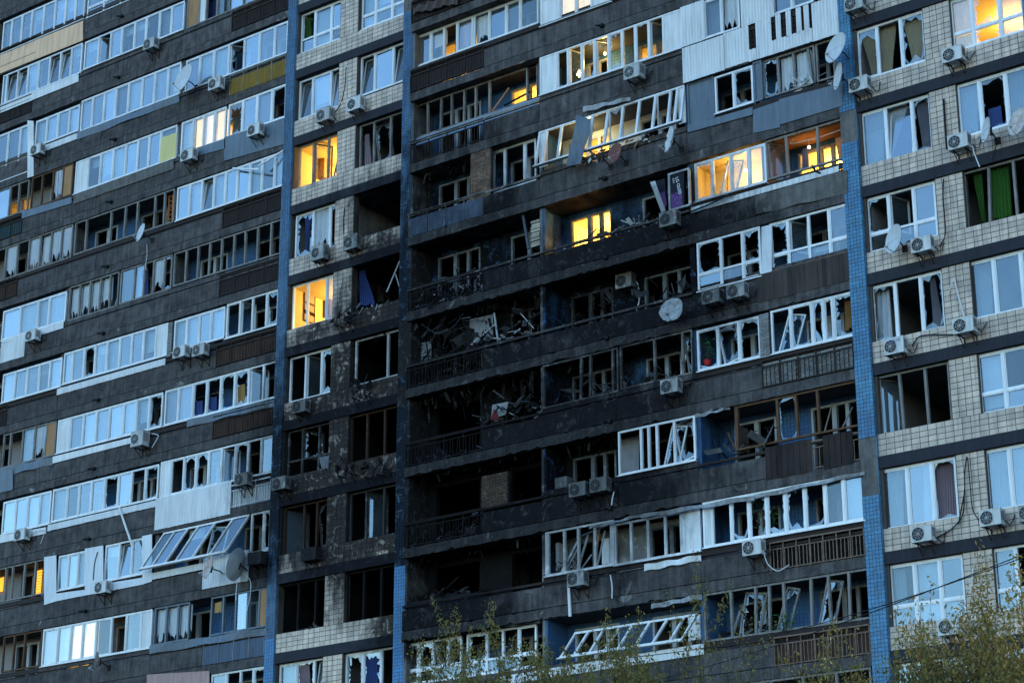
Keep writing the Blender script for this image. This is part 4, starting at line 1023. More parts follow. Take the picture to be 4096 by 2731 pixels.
ac_unit('a3', 1502, 250, 1568, 232, 178, 'rust-streaked air conditioner, right one of the pair above brown bars', 'acold')
ac_unit('a3', 1020, 960, 1112, 935, 842, 'large boxy air conditioner under the burst white balcony panel', 'acold', depth=.38)
ac_unit('a3', 1835, 1268, 1905, 1248, 1185, 'grey air conditioner hanging over the white corrugated balcony front', 'acold')
ac_unit('a3', 2128, 1300, 2232, 1277, 1200, 'sooty grey air conditioner on the lower left blue pilaster', 'acold')
ac_unit('a4', 105, 457, 152, 447, 388, 'small white air conditioner with a dangling hose at the lower left')
ac_unit('a4', 735, 872, 812, 855, 803, 'white air conditioner with a blue sticker on white-clad wall')
ac_unit('a4', 1938, 645, 2040, 632, 548, 'blackened air conditioner behind the two big satellite dishes', 'acburnt')
ac_unit('b1', 515, 965, 618, 930, 865, 'grey air conditioner on left tiled bay just above the bright yellow window', 'acold')
ac_unit('b1', 757, 880, 860, 845, 778, 'pale air conditioner between two tilted white windows of the left tiled bay')
ac_unit('b2', 475, 777, 570, 745, 662, 'dirty air conditioner below a shattered window with hanging sheer curtain', 'acold')
ac_unit('b2', 730, 692, 832, 665, 580, 'battered air conditioner with bent lid beside the blown-out window opening', 'acold')
ac_unit('b3', 328, 697, 402, 677, 605, 'sooty air conditioner on burnt tiles under a white-framed broken window', 'acold')
ac_unit('b4', 400, 617, 512, 595, 522, 'black charred air conditioner under the orange-brown window frame', 'acburnt')
ac_unit('c1', 970, 632, 1060, 602, 522, 'grey air conditioner under the lit row of shattered panes', 'acold', depth=.36)
ac_unit('c2', 1250, 512, 1362, 482, 398, 'white air conditioner beneath the leaning television box', text='LG')
ac_unit('c2', 905, 995, 990, 975, 882, 'white air conditioner on the blue loggia tiles inside the open balcony', y=.95)
ac_unit('c2', 1582, 1120, 1675, 1092, 1020, 'grey air conditioner, left of the pair below the white transom windows', 'acold')
ac_unit('c2', 1777, 1075, 1872, 1048, 970, 'grey air conditioner, right of the pair below the white transom windows', 'acold')
ac_unit('c3', 1258, 547, 1345, 525, 442, 'white air conditioner under the grey framed glazing in the middle section')
ac_unit('c3', 540, 1357, 640, 1330, 1268, 'crumpled sooty air conditioner, left of the pair below a burnt-out loggia', 'acold')
ac_unit('c3', 703, 1317, 800, 1298, 1232, 'sooty air conditioner with pink mark, right of the pair below a burnt-out loggia', 'acold')
ac_unit('c4', 525, 817, 622, 800, 717, 'smashed air conditioner below the collapsed white balcony frames', 'acold')
ac_unit('d4', 145, 577, 235, 560, 468, 'white air conditioner with radial fan guard beside the brown balcony bars', y=YC)
ac_unit('d1', 945, 98, 1045, 68, -10, 'grey air conditioner at the very top of the right blue pilaster', 'acold')
ac_unit('d1', 980, 735, 1090, 697, 642, 'large white air conditioner under the beige curtains')
ac_unit('d1', 1713, 505, 1812, 465, 412, 'white air conditioner under the glowing top right window')
ac_unit('d1', 1757, 1187, 1872, 1147, 1078, 'white air conditioner with tangled cables below the hooded broken pane')
ac_unit('d2', 1468, 717, 1575, 687, 618, 'white air conditioner right of the narrow satellite dish')
ac_unit('d2', 1257, 1517, 1397, 1482, 1388, 'big white air conditioner with blue lettering below the emptied window', text='SAMSUNG')
ac_unit('d2', 1797, 1352, 1902, 1322, 1262, 'white air conditioner at the foot of a twisted cable on cream tiles')
ac_unit('d4', 1470, 475, 1592, 448, 362, 'white air conditioner with black cables under the torn sheer curtain')
ac_unit('d4', 2007, 347, 2142, 322, 242, 'white air conditioner with rusty brown fan below the right-hand curtains')
ac_unit('d4', 2312, 310, 2440, 285, 190, 'air conditioner cut off by the right edge of the picture', 'acold')
ac_unit('d4', 1680, 1205, 1792, 1180, 1095, 'white air conditioner half hidden by autumn branches')

# charred remains of three units on the left bay
def wreck(c, x, yb, label):
    A = P(c, x, yb, YB-.3); t = empty('air_conditioner', (A[0], YB, A[1])); tag(t, label, 'burnt air conditioner', 'burnt air conditioner wrecks')
    R_ = random.Random(int(x)); b = MB()
    for k in range(16):
        p = Vector((A[0]+R_.uniform(-.4, .4), YB-.14-R_.uniform(0, .35), A[1]+R_.uniform(0, .5))); 
        u = Vector((R_.uniform(-.3, .3), R_.uniform(-.12, .12), R_.uniform(-.25, .25))); v = Vector((R_.uniform(-.1, .1), R_.uniform(-.1, .1), R_.uniform(-.22, .22)))
        q = [p, p+u, p+u+v, p+v]; n_ = Vector((0, .012, 0)); b.hexa(q+[s+n_ for s in q])
    b.build('torn_casing', 'burnt', t); b = MB()
    for xx in (-.3, .25): b.bar((A[0]+xx, YB-.45, A[1]-.02), (A[0]+xx, YB, A[1]-.02), .035); b.bar((A[0]+xx, YB-.35, A[1]-.03), (A[0]+xx, YB, A[1]-.36), .025)
    b.build('bracket', 'iron', t)
wreck('b3', 870, 560, 'black melted air conditioner hanging below the smashed bay window')
wreck('b3', 755, 1170, 'charred air conditioner shell on brackets beside burnt bay tiles')
wreck('b3', 970, 1180, 'collapsed charred air conditioner right of another burnt unit')
wreck('b2', 735, 1260, 'blown-open black air conditioner right of the yellow lit window')

# ------------------------------------------------------------------ satellite dishes
def dish(c, x, y_, R_, facing, label, mat='dish', yp=None, crumple=0.0, back=.55, squash=1.0):
    yb = YP[c[0]] if yp is None else yp; yy = yb-back
    A = P(c, x, y_, yy); f = Vector(facing).normalized(); cen = Vector((A[0], yy, A[1]))
    t = empty('satellite_dish', cen); tag(t, label, 'satellite dish', 'satellite dishes on the facade')
    u = f.cross(Vector((0, 0, 1))).normalized(); v = u.cross(f); rr = random.Random(int(x+y_))
    b = MB(); NR, NA = 5, 24; pts = []
    for i in range(NR+1):
        for k in range(NA):
            a = 2*pi*k/NA; r = R_*i/NR; dz = .22*R_*(i/NR)**2
            q = cen+u*(r*cos(a)*squash)+v*(r*sin(a))+f*(dz-.1*R_)
            if crumple: q += f*rr.uniform(-crumple, crumple)*(i/NR)
            pts.append(q)
    for sgn in (0, 1):
        off = f*(-.012*sgn)
        for i in range(NR):
            for k in range(NA):
                q = [pts[i*NA+k], pts[i*NA+(k+1) % NA], pts[(i+1)*NA+(k+1) % NA], pts[(i+1)*NA+k]]
                if sgn: q = [s+off for s in q[::-1]]
                b.quad(*q)
    b.build('reflector', mat, t, smooth=False)
    b = MB(); lnb = cen+f*(.75*R_)-v*(.75*R_)
    b.tube([cen-v*R_*.98, lnb], .014, 6); b.tube([lnb, lnb-f*.10+v*.03], .032, 8); b.tube([cen+u*R_*.7, lnb], .005, 4); b.tube([cen-u*R_*.7, lnb], .005, 4)
    b.build('feed_arm', 'acold', t)
    b = MB(); w0 = Vector((cen.x+.05, yb, cen.z-.15)); b.tube([cen-f*.10, w0+Vector((0, -.25, .1)), w0], .022, 6); b.box(w0.x-.08, w0.x+.08, yb-.02, yb+.03, w0.z-.1, w0.z+.1); b.tube([cen-f*.12+v*.1, cen-f*.12-v*.15], .03, 6)
    b.build('wall_mount', 'iron', t)
    return t
dish('a1', 1445, 620, .62, (-.2, -.95, .2), 'large pale grey satellite dish facing left below the top balconies', back=.6)
dish('a2', 1108, 552, .42, (-.15, -.95, .25), 'white satellite dish with a rusty top over the old open loggia', squash=.55)
dish('a4', 1640, 662, .44, (-.25, -.95, .2), 'white satellite dish with rust running down its lower half', 'dishrust', squash=.62, back=.75)
dish('a4', 1862, 640, .60, (-.9, -.25, .3), 'big dark-backed satellite dish beside the rusty one', squash=1, back=.5)
dish('a4', 762, 1398, .37, (-.74, -.6, .1), 'thin edge-on rusty satellite dish near the bottom left', 'dishrust')
dish('c1', 905, 1205, .37, (-.2, -.95, .15), 'round dark red satellite dish on the wrecked balcony edge', 'dishred', squash=.85)
dish('c1', 780, 1237, .18, (-.9, -.4, .1), 'small dark dish ring left of the dark red dish', 'dishred')
dish('c1', 1338, 1095, .48, (-.55, -.8, .2), 'dented white satellite dish at the corner of the wrecked balcony', crumple=.03, squash=.62)
dish('c2', 1347, 1155, .41, (.1, -1, .2), 'crumpled round grey satellite dish on the open balcony front', crumple=.05)
dish('d1', 885, 380, .50, (-.4, -.9, .2), 'tall white satellite dish left of the beige curtains, upper of two', back=.7)
dish('d1', 903, 600, .42, (-.68, -.72, .1), 'narrow edge-on satellite dish, lower of two at the pilaster', back=.6)
dish('d1', 2310, 962, .48, (-.25, -.95, .3), 'rust-stained satellite dish at the right edge', 'dishrust', squash=.7)
dish('d1', 2062, 1020, .37, (-.7, -.7, .1), 'thin edge-on dish beside cables under the hooded broken pane')
dish('d2', 1340, 600, .44, (-.5, -.85, .1), 'narrow white satellite dish in front of the transom window', back=.5)

# ------------------------------------------------------------------ curtains that hang free of the glazing
def curtain(c, tl, tr, br, bl, mat, label, y=None, folds=9, amp=.03, cat='curtain', name='curtain'):
    yp = (YP[c[0]] if y is None else y)
    q = [P(c, p[0], p[1], yp) for p in (tl, tr, br, bl)]; b = MB(); m_ = 8; n_ = folds*4
    def pt(i, k):
        u = i/n_; v = k/m_
        sag = .10*sin(pi*v)*(0 if abs(q[2][0]-q[1][0]) < .1 else 1)
        xt = q[0][0]+(q[1][0]-q[0][0])*u; xb = q[3][0]+(q[2][0]-q[3][0])*u
        zt = q[0][1]+(q[1][1]-q[0][1])*u; zb = q[3][1]+(q[2][1]-q[3][1])*u+.03*sin(u*11)
        s = v*v*(3-2*v)*.6+v*.4
        return (xt+(xb-xt)*s, yp+amp*sin(u*folds*2*pi+v), zt+(zb-zt)*v)
    for i in range(n_):
        for k in range(m_): b.quad(pt(i, k+1), pt(i+1, k+1), pt(i+1, k), pt(i, k))
    o = b.build(name, mat, None, (q[0][0], yp, q[0][1])); tag(o, label, cat); return o
YW = .22
curtain('d1', (1065, 235), (1180, 195), (1215, 590), (1160, 600), 'beige', 'beige curtain swept right in the left light of the top pilaster-side window', YW)
curtain('d1', (1215, 185), (1350, 150), (1320, 560), (1240, 590), 'beige', 'beige curtain gathered in the middle light of the beige-curtained window', YW)
curtain('d1', (1400, 140), (1560, 100), (1560, 480), (1480, 510), 'beige', 'beige curtain in the right light of the beige-curtained window', YW)
curtain('d1', (1120, 900), (1250, 860), (1250, 1260), (1110, 1295), 'sheer', 'thin white curtain behind the left pane under the beige-curtained window', YW)
curtain('d1', (1270, 850), (1440, 800), (1320, 1250), (1290, 1255), 'sheer', 'pale curtain drawn aside in the middle of the tilted-sash window', YW)
curtain('d1', (1500, 780), (1600, 750), (1620, 1160), (1560, 1190), 'greyc', 'grey curtain hanging by the broken right pane over twisted sash', YW)
curtain('d1', (1840, 670), (2000, 620), (1990, 1030), (1850, 1060), 'sheer', 'white pleated curtain left of the hooded broken pane', YW)
curtain('d1', (2220, 560), (2380, 510), (2400, 920), (2240, 960), 'sheer', 'white pleated curtain right of the hooded broken pane', YW)
curtain('d1', (2070, 860), (2170, 830), (2190, 1000), (2080, 1010), 'bluec', 'dark blue cloth with a round print inside the broken pane', YW, 2, .01, 'cloth', 'cloth')
curtain('d2', (1950, 80), (2020, 60), (2050, 460), (2020, 470), 'greenc', 'green curtain strip in the left light of the old wooden window', .18, 3)
curtain('d2', (2090, 40), (2230, 0), (2260, 420), (2110, 450), 'greenc', 'wide green curtain in the middle light of the old wooden window', .18, 5)
curtain('d2', (1610, 880), (1650, 870), (1720, 1280), (1640, 1300), 'greyc', 'bunch of pale blind strips slumped in the right light of an emptied window', .2, 6, .04)
curtain('d2', (1170, 960), (1290, 930), (1320, 1380), (1180, 1410), 'sheer', 'white wall-side curtain in the left light above the big lettered unit', .3, 3)
curtain('d2', (1940, 790), (2090, 750), (2110, 1200), (1950, 1230), 'sheer', 'faint net curtain in the far right window of the sixth visible row', .35, 8)
curtain('d4', (1250, -110), (1400, -150), (1410, 330), (1260, 355), 'sheer', 'long white curtain left of three lights above the black-cabled unit', YW, 8)
curtain('d4', (1560, -170), (1640, -190), (1640, 300), (1570, 310), 'sheer', 'white curtain edge in the middle light above the black-cabled unit', YW, 4)
curtain('d4', (1660, -190), (1800, -230), (1830, 270), (1665, 300), 'pinkc', 'dusty curtain behind the pane cracked from its top corner', YW, 8)
curtain('d4', (2070, -250), (2230, -290), (2250, 190), (2080, 220), 'sheer', 'white pleated curtain above the rusty-fanned unit', YW, 9)
curtain('d4', (2260, -290), (2420, -330), (2440, 160), (2270, 190), 'sheer', 'white pleated curtain cut by the right edge above the end unit', YW, 9)
curtain('d4', (1320, 660), (1420, 640), (1450, 1110), (1330, 1130), 'sheer', 'thin white curtain behind the window crossed by the overhead wire', YW, 6)
curtain('d4', (1620, 600), (1690, 590), (1700, 940), (1560, 960), 'bluec', 'pale blue curtain fold in the middle light crossed by the wire', YW, 5)
curtain('d4', (2150, 520), (2260, 500), (2270, 860), (2160, 880), 'sheer', 'pale curtain in the right column window with a white cloth below', YW, 6)
curtain('d4', (1360, 1450), (1440, 1430), (1450, 1700), (1370, 1720), 'sheer', 'pale curtain at the bottom edge beside the right blue pilaster', YW, 5)
curtain('b1', (430, 120), (480, 105), (480, 310), (435, 325), 'greenc', 'dull green curtain behind the open top sash of the left bay', .4, 3)
curtain('b1', (900, 1060), (935, 1050), (950, 1290), (895, 1300), 'pinkc', 'torn pinkish curtain in the dark old-framed bay window', .35, 3)
curtain('b2', (430, 420), (480, 405), (450, 700), (435, 710), 'bluec', 'limp bluish curtain by the shattered left light', .3, 3)
curtain('b2', (860, 850), (900, 840), (975, 1110), (860, 1125), 'bluec', 'blue curtain hanging in the blown-out window opening', .45, 7, .05)
curtain('b4', (365, 1430), (465, 1400), (470, 1568), (370, 1580), 'pinkc', 'mauve curtain behind the broken pane at the bottom of the left bay', .3, 7)
curtain('b4', (900, 1350), (1000, 1330), (1000, 1568), (900, 1580), 'bluec', 'dark pleated curtain in the bottom bay window beside the middle pilaster', .3, 7)
curtain('b3', (540, 1035), (620, 1020), (610, 1120), (560, 1130), 'greyc', 'grey rag thrown over the sill of the burnt bay window', -.02, 3, .03, 'rag', 'rag')
curtain('a1', (1615, 20), (1725, -10), (1710, 150), (1605, 190), 'bluec', 'violet blue curtain in the dark balcony doorway at the top', .5, 3)
curtain('a2', (1110, 850), (1160, 830), (1160, 1050), (1120, 1060), 'bluec', 'bright blue curtain strip in the old wooden balcony glazing', .12, 3)
curtain('a2', (440, 90), (480, 75), (470, 290), (430, 300), 'pinkc', 'pink curtain in the dim orange-lit old balcony', .15, 3)
curtain('a3', (1530, 600), (1590, 590), (1590, 715), (1510, 720), 'bluec', 'blue bedcover seen through the first burst pane', .2, 3, .02, 'cloth', 'cloth')
curtain('a3', (1615, 575), (1700, 560), (1700, 690), (1610, 700), 'bluec', 'blue bedcover seen through the second burst pane', .2, 3, .02, 'cloth', 'cloth')
curtain('a3', (1850, 480), (1920, 460), (1920, 610), (1840, 630), 'orangec', 'brown curtain behind the fourth burst pane', .3, 4)
curtain('a4', (1685, 940), (1740, 925), (1735, 1010), (1680, 1020), 'orangec', 'brown blind half down in the dark grey glazing', .12, 1, .005, 'blind', 'roller_blind')
curtain('c2', (1780, 0), (1800, 0), (1790, 230), (1780, 235), 'orangec', 'narrow warm curtain in the bright yellow balcony room', .6, 2)
curtain('d1', (610, 1170), (660, 1160), (665, 1325), (610, 1340), 'bluec', 'dark curtain beside the glowing inner window', .7, 3)
curtain('d1', (870, 1080), (940, 1060), (945, 1250), (900, 1265), 'pinkc', 'dark mauve curtain swept right next to the blue pilaster', .7, 4)
curtain('b1', (1275, 60), (1640, -60), (1620, 30), (1270, 110), 'darkcloth', 'brown tarpaulin torn loose along the top balcony edge', YC-.15, 5, .06, 'tarpaulin', 'tarpaulin')
curtain('d2', (945, 1090), (1000, 1080), (1000, 1290), (950, 1330), 'orangec', 'reddish curtain behind the broken right pane by the blue pilaster', .2, 6)

# ------------------------------------------------------------------ things on and in the balconies
# television carton leaning out of its frame
def at(c, x, y, yp): return pv(c, x, y, yp)
t = empty('television_box', at('c2', 1300, 385, -.15)); tag(t, 'leaning black television carton with purple picture and white lettering', 'box')
MT['tvblack'] = pmat('black_carton', (.012, .013, .02), .5, None, 2, .2, 0, 0, 0, 0)
MT['tvpurple'] = pmat('purple_print', (.12, .05, .16), .5, (.03, .02, .07), 9, .9, 0, 0, 0, 0)
def quadbox(c, tl, tr, br, bl, yp, th, mat, name, parent):
    q = [P(c, *p, yp) for p in (bl, br, tr, tl)]; b = MB(); b.slabq(*q, yp, th); return b.build(name, mat, parent)
quadbox('c2', (1345, 95), (1440, 62), (1445, 350), (1340, 372), -.13, .12, 'tvblack', 'carton', t)
quadbox('c2', (1342, 250), (1425, 220), (1430, 335), (1340, 365), -.135, .004, 'tvpurple', 'picture', t)
quadbox('c2', (1215, 150), (1290, 125), (1310, 330), (1275, 385), -.02, .1, 'tvblack', 'carton_side', t)
quadbox('c2', (1255, 240), (1290, 225), (1308, 330), (1288, 370), -.025, .004, 'tvpurple', 'picture', t)
q = at('c2', 1372, 122, -.14)
for txt, sz, dx in (('LG OLED', .155, 0.02), ('77C1', .085, -.10)):
    cu = bpy.data.curves.new('lettering', 'FONT'); cu.body = txt; cu.size = sz; cu.extrude = .001
    o = lettering(cu, 'whitetext')
    o.rotation_euler = (pi/2, radians(80), 0); put(o, (q.x+dx, -.145, q.z), t)
b = MB(); b.hexa([at('c2', *p, yy) for yy in (-.30, -.24) for p in ((1265, 388), (1300, 378), (1215, 145), (1175, 152))]); 
o = b.build('window_sash', 'white', None); tag(o, 'white casement sash torn loose left of the television carton', 'window sash')
# metal sheet hanging across the wrecked balcony
b = MB(); rows = [((600, 900), (712, 935)), ((585, 1000), (700, 1050)), ((560, 1120), (665, 1150)), ((515, 1305), (632, 1285))]
pr = [[at('c1', *p, YC-.42-.06*sin(i*2.1)) for p in r] for i, r in enumerate(rows)]
for i in range(3):
    a, c_ = pr[i], pr[i+1]; off = Vector((0, .015, 0)); b.hexa([c_[0], c_[1], a[1], a[0]]+[s+off for s in (c_[0], c_[1], a[1], a[0])])
o = b.build('metal_sheet', 'metalblue', None); tag(o, 'long blue-grey metal sheet hanging across the wrecked balcony', 'metal sheet')
def spar(c, p, q, label, w_=.06, mat='panel', y0=-.05, y1=-.05, cat='broken beam', name='beam'):
    b = MB(); b.bar(at(c, *p, y0), at(c, *q, y1), w_, w_*.6); o = b.build(name, mat, None); tag(o, label, cat); return o
spar('a4', (935, 195), (1045, 515), 'pale bent bar fallen across the dark parapet above white cladding', .07, 'panel', -.12, -.2)
spar('a1', (2030, 1300), (2220, 1182), 'loose grey trim strip slanting up to the blue pilaster', .07, 'panel', -.25, -.05)
spar('a1', (1825, 1320), (2030, 1328), 'loose grey trim strip lying level over curtained panes', .07, 'panel', -.1, -.3)
spar('b1', (1900, 872), (2030, 690), 'slanted bare timber in the loggia with yellow light', .05, 'ply', -.1, .3)
spar('b1', (1990, 830), (2200, 720), 'charred timber crossing in front of the small yellow window', .06, 'burnt', 0, .3)
spar('b2', (1072, 1015), (1180, 760), 'pale wooden beam leaning inside the blown-out bay window', .05, 'panel', .2, .3)
spar('b2', (1172, 975), (1140, 870), 'short pale beam crossing the leaning one in the bay window', .04, 'panel', .2, .3)
spar('b2', (1735, 1430), (1925, 1265), 'white slat slanting across the upper burnt loggia', .05, 'panel', 0, .2)
spar('b2', (1945, 1400), (1915, 1180), 'upright white slat in the upper burnt loggia', .06, 'panel', .1, .2)
spar('b2', (2120, 1180), (2225, 1300), 'thin white slat falling right in the upper burnt loggia', .03, 'panel', .1, .1)
spar('b2', (2140, 400), (2185, 680), 'grey upright plank beside the stacked boards', .09, 'metalblue', .0, .1)
spar('c3', (640, 480), (740, 395), 'broken glazing bar forming a peak in the dark loggia', .05, 'oldwood', 0, .1)
spar('c3', (680, 385), (820, 530), 'broken glazing bar sloping right in the dark loggia', .04, 'oldwood', 0, .1)
spar('c4', (485, 695), (615, 450), 'first slanting white frame bar of the collapsed glazing', .07, 'white', -.05, .05)
spar('c4', (515, 690), (635, 470), 'second slanting white frame bar of the collapsed glazing', .06, 'white', .05, .15)
spar('c4', (610, 680), (695, 395), 'third slanting white frame bar of the collapsed glazing', .07, 'white', -.05, .05)
spar('c4', (645, 665), (720, 560), 'short lower bar inside the collapsed glazing', .05, 'white', .05, .15)
spar('c4', (740, 650), (780, 360), 'browned timber post inside the collapsed glazing', .06, 'ply', 0, .1)
spar('c4', (765, 645), (825, 370), 'grey bar beside the browned post of the collapsed glazing', .05, 'panel', .1, .1)
spar('c4', (600, 430), (860, 325), 'sagging head rail over the collapsed glazing', .06, 'oldwood', -.1, -.1)
spar('c4', (540, 815), (550, 1045), 'white board dangling under the smashed air conditioner', .09, 'panel', -.3, -.3)
spar('c3', (1420, 390), (1480, 160), 'pair of pale bars leaning at the right of the grey glazing', .06, 'panel', .1, .2)
spar('d3', (30, 840), (95, 985), 'orange timber leaning inside the loggia with blue tiles', .05, 'brownwood', .3, .1)
spar('d3', (790, 830), (850, 610), 'splintered window bar leaning by the planked railing', .04, 'oldwood', .6, .8)
spar('d3', (930, 800), (1010, 640), 'second splintered window bar over the planked railing', .04, 'oldwood', .6, .8)
spar('d4', (65, 1205), (130, 1000), 'weathered glazing bar fallen left in the lowest open loggia', .09, 'oldwood', 0, .2)
# orange ladder
t = empty('ladder', at('a2', 1335, 465, .3)); tag(t, 'orange wooden ladder standing at the end of the open loggia', 'ladder')
A0, A1 = at('a2', 1320, 470, .3), at('a2', 1328, 255, .3); B0, B1 = at('a2', 1350, 460, .3), at('a2', 1358, 245, .3)
for p, q in ((A0, A1), (B0, B1)): b = MB(); b.bar(p, q, .05, .03); b.build('stile', 'orange', t)
for k in range(6):
    s = (k+.5)/6; b = MB(); b.bar(A0.lerp(A1, s), B0.lerp(B1, s), .035, .03); b.build('rung', 'orange', t)
# stack of boards
t = empty('stack', at('b2', 2250, 670, .0)); tag(t, 'crooked stack of pale boards and papers on the balcony corner', 'stack')
for k in range(9):
    z = 668-k*23; p = at('b2', 2208+RND.uniform(-4, 8), z, .0); b = MB(); w_ = .36+RND.uniform(-.03, .04)
    b.box(p.x, p.x+w_, -.02+RND.uniform(-.03, .03), .3, p.z, p.z+.085); b.build('board', 'paper', t)
# plants
def plant(c, x, y, w_, h_, yp, label, pot='red', mat='plantgreen', n=60, droop=False):
    A = at(c, x, y, yp); t = empty('potted_plant' if pot else 'plant', A); tag(t, label, 'plant'); R_ = random.Random(int(x))
    if pot:
        b = MB(); N_ = 14
        for k in range(N_):
            a, d = 2*pi*k/N_, 2*pi*(k+1)/N_
            b.quad((A.x+.09*cos(a), yp+.09*sin(a), A.z), (A.x+.09*cos(d), yp+.09*sin(d), A.z), (A.x+.13*cos(d), yp+.13*sin(d), A.z+.17), (A.x+.13*cos(a), yp+.13*sin(a), A.z+.17))
        b.build('pot', pot, t)
    b = MB(); s = MB()
    for k in range(n):
        p = Vector((A.x+R_.gauss(0, w_*.3), yp+R_.uniform(-.12, .12), A.z+.15+R_.uniform(0, h_)))
        d = Vector((R_.uniform(-1, 1), R_.uniform(-1, 1), R_.uniform(-.6, .8))).normalized()*R_.uniform(.05, .11); e = d.cross(Vector((R_.uniform(-1, 1), R_.uniform(-1, 1), R_.uniform(-1, 1)))).normalized()*.025
        b.quad(p, p+d*.5+e, p+d, p+d*.5-e)
        if k % 6 == 0: s.tube([(A.x, yp, A.z+.1), (p.x*.5+A.x*.5, yp, p.z*.6+A.z*.4+.1), p], .006, 4)
    b.build('foliage', mat, t); s.build('stem', 'bark', t)
plant('c3', 1628, 318, .5, .75, .12, 'straggly green houseplant in a red pot behind the broken pane', 'red', n=90)
plant('d4', 275, 395, .35, .9, .3, 'dark leafy houseplant behind broken glass of the reddish balcony', None, n=70)
plant('d4', 390, 380, .3, .6, .3, 'second dark houseplant right of the first on the reddish balcony', None, n=60)
plant('d4', 470, 1190, .8, .5, -.3, 'pale green trailing plant over the lowest balcony rail', None, n=90)
# white kettle-like bag and debris on sills
def debris(c, xa, ya, xb, yb, h_, label, n=60, mats=('panel', 'burnt', 'plaster'), y0=0.0, y1=.7, big=.3):
    p0, p1 = at(c, xa, ya, y0), at(c, xb, yb, y0); R_ = random.Random(int(xa+yb)); b = MB()
    t = None
    for k in range(n):
        u = R_.random(); p = p0.lerp(p1, u)+Vector((0, R_.uniform(0, y1-y0), 0)); z = min(p0.z, p1.z)+abs(R_.gauss(0, h_*.45)); b.m = R_.randrange(len(mats))
        d = Vector((R_.gauss(0, 1), R_.gauss(0, .5), R_.gauss(0, .6))).normalized()*R_.uniform(.08, big); q = Vector((p.x, p.y, z))
        if R_.random() < .6: b.bar(q, q+d, R_.uniform(.015, .05), R_.uniform(.01, .03))
        else:
            e = Vector((R_.gauss(0, 1), R_.gauss(0, 1), R_.gauss(0, 1))).normalized()*R_.uniform(.04, big*.6); s = [q, q+d, q+d+e, q+e]; nn = d.cross(e).normalized()*.012; b.hexa(s+[v+nn for v in s])
    o = b.build('debris', list(mats), None); tag(o, label, 'debris', kind='stuff'); return o
MT['wallpale'] = MT['panel']
debris('b1', 1300, 1270, 1820, 1120, .25, 'rubble lying behind the bars of the upper open balcony', 50)
debris('b2', 1290, 1140, 1800, 1010, .5, 'broken boards heaped behind the bent balcony bars', 110, ('panel', 'burnt', 'metalblue'), 0, .7, .6)
debris('b2', 1290, 1560, 1800, 1440, .5, 'scorched wreckage hanging on the second burnt balcony', 110, ('burnt', 'plaster', 'burnt'), -.2, .7, .5)
debris('b2', 1740, 1430, 2290, 1290, .25, 'splinters and slats on the rail of the burnt loggia', 60, ('panel', 'burnt', 'plaster'), 0, .6, .4)
debris('b3', 1250, 420, 1800, 330, .4, 'charred rubble filling the burnt balcony railing', 120, ('burnt', 'plaster', 'oldwood'), -.1, .7, .35)
debris('b3', 1260, 1090, 1800, 980, .3, 'rubble behind the twisted railing at the burnt middle floor', 90, ('burnt', 'plaster', 'metalblue'), 0, .7, .35)
debris('b3', 1760, 770, 2250, 670, .45, 'white and scorched fragments on the wrecked balcony edge', 90, ('plaster', 'burnt', 'burnt', 'wallpale'), 0, .6, .35)
debris('b4', 1260, 480, 1800, 400, .35, 'burnt scraps behind the leaning balcony bars', 80, ('burnt', 'plaster', 'oldwood'), 0, .7, .35)
debris('b4', 370, 1165, 520, 1140, .12, 'small rubble heap on the sill of the gutted bay window', 30, ('plaster', 'burnt', 'plaster'), .05, .5, .2)
debris('b4', 1340, 905, 1750, 830, .25, 'charred timbers lying in the lowest gutted loggia', 30, ('burnt', 'oldwood', 'burnt'), .1, .7, .6)
debris('c1', 520, 1290, 1180, 1090, .25, 'splintered insulation and rods under the wrecked balcony frame', 100, ('ply', 'burnt', 'panel'), -.35, .1, .3)
debris('c2', 470, 650, 870, 560, .5, 'smashed frames and sticks in front of the brightest window', 14, ('burnt', 'panel', 'oldwood'), .1, .8, .6)
debris('c2', 880, 530, 1240, 450, .15, 'pale boards lying along the open balcony rail', 30, ('panel', 'metalblue', 'panel'), 0, .5, .5)
debris('b2', 825, 1150, 1010, 1110, .08, 'pale splinters on the blown-out bay sill', 30, ('panel', 'panel', 'oldwood'), 0, .5, .4)
debris('d1', 560, 700, 690, 660, .4, 'crumpled white blind slats tumbling in the grey balcony', 50, ('panel', 'blind', 'panel'), 0, .1, .5)
debris('d2', 1160, 1400, 1330, 1370, .15, 'glass splinters on the sill of the emptied window', 20, ('shard', 'shard', 'panel'), .05, .2, .2)
debris('c4', 380, 700, 600, 660, .3, 'household rubble inside the collapsed white balcony', 40, ('burnt', 'panel', 'brownwood'), 0, .7, .35)
# interior pieces seen through openings
def block(c, x0, yb, x1, yt, yp, dep, mat, name, label, cat):
    p, q = P(c, x0, yb, yp), P(c, x1, yb, yp); t_ = P(c, x0, yt, yp); b = MB(); b.box(p[0], q[0], yp, yp+dep, p[1], t_[1]); 
    b.box(p[0]+.02, q[0]-.02, yp-.012, yp, p[1]+.03, (p[1]+t_[1])/2-.01); b.box(p[0]+.02, q[0]-.02, yp-.012, yp, (p[1]+t_[1])/2+.01, t_[1]-.03)
    o = b.build(name, mat, None); tag(o, label, cat)
block('c4', 380, 700, 460, 480, .4, .5, 'whiteclean', 'cabinet', 'white cabinet at the left inside the collapsed balcony', 'cabinet')
block('c4', 800, 640, 862, 440, .4, .4, 'whiteclean', 'cabinet', 'narrow white cabinet right of the slanting bars', 'cabinet')
block('c3', 430, 1285, 525, 1200, .3, .4, 'acold', 'washing_machine', 'sooty pale box standing in the burnt loggia', 'washing machine')
block('b1', 540, 1400, 580, 1240, 1.5, .4, 'ply', 'wardrobe', 'brown wardrobe in the brightest yellow bay room', 'wardrobe')
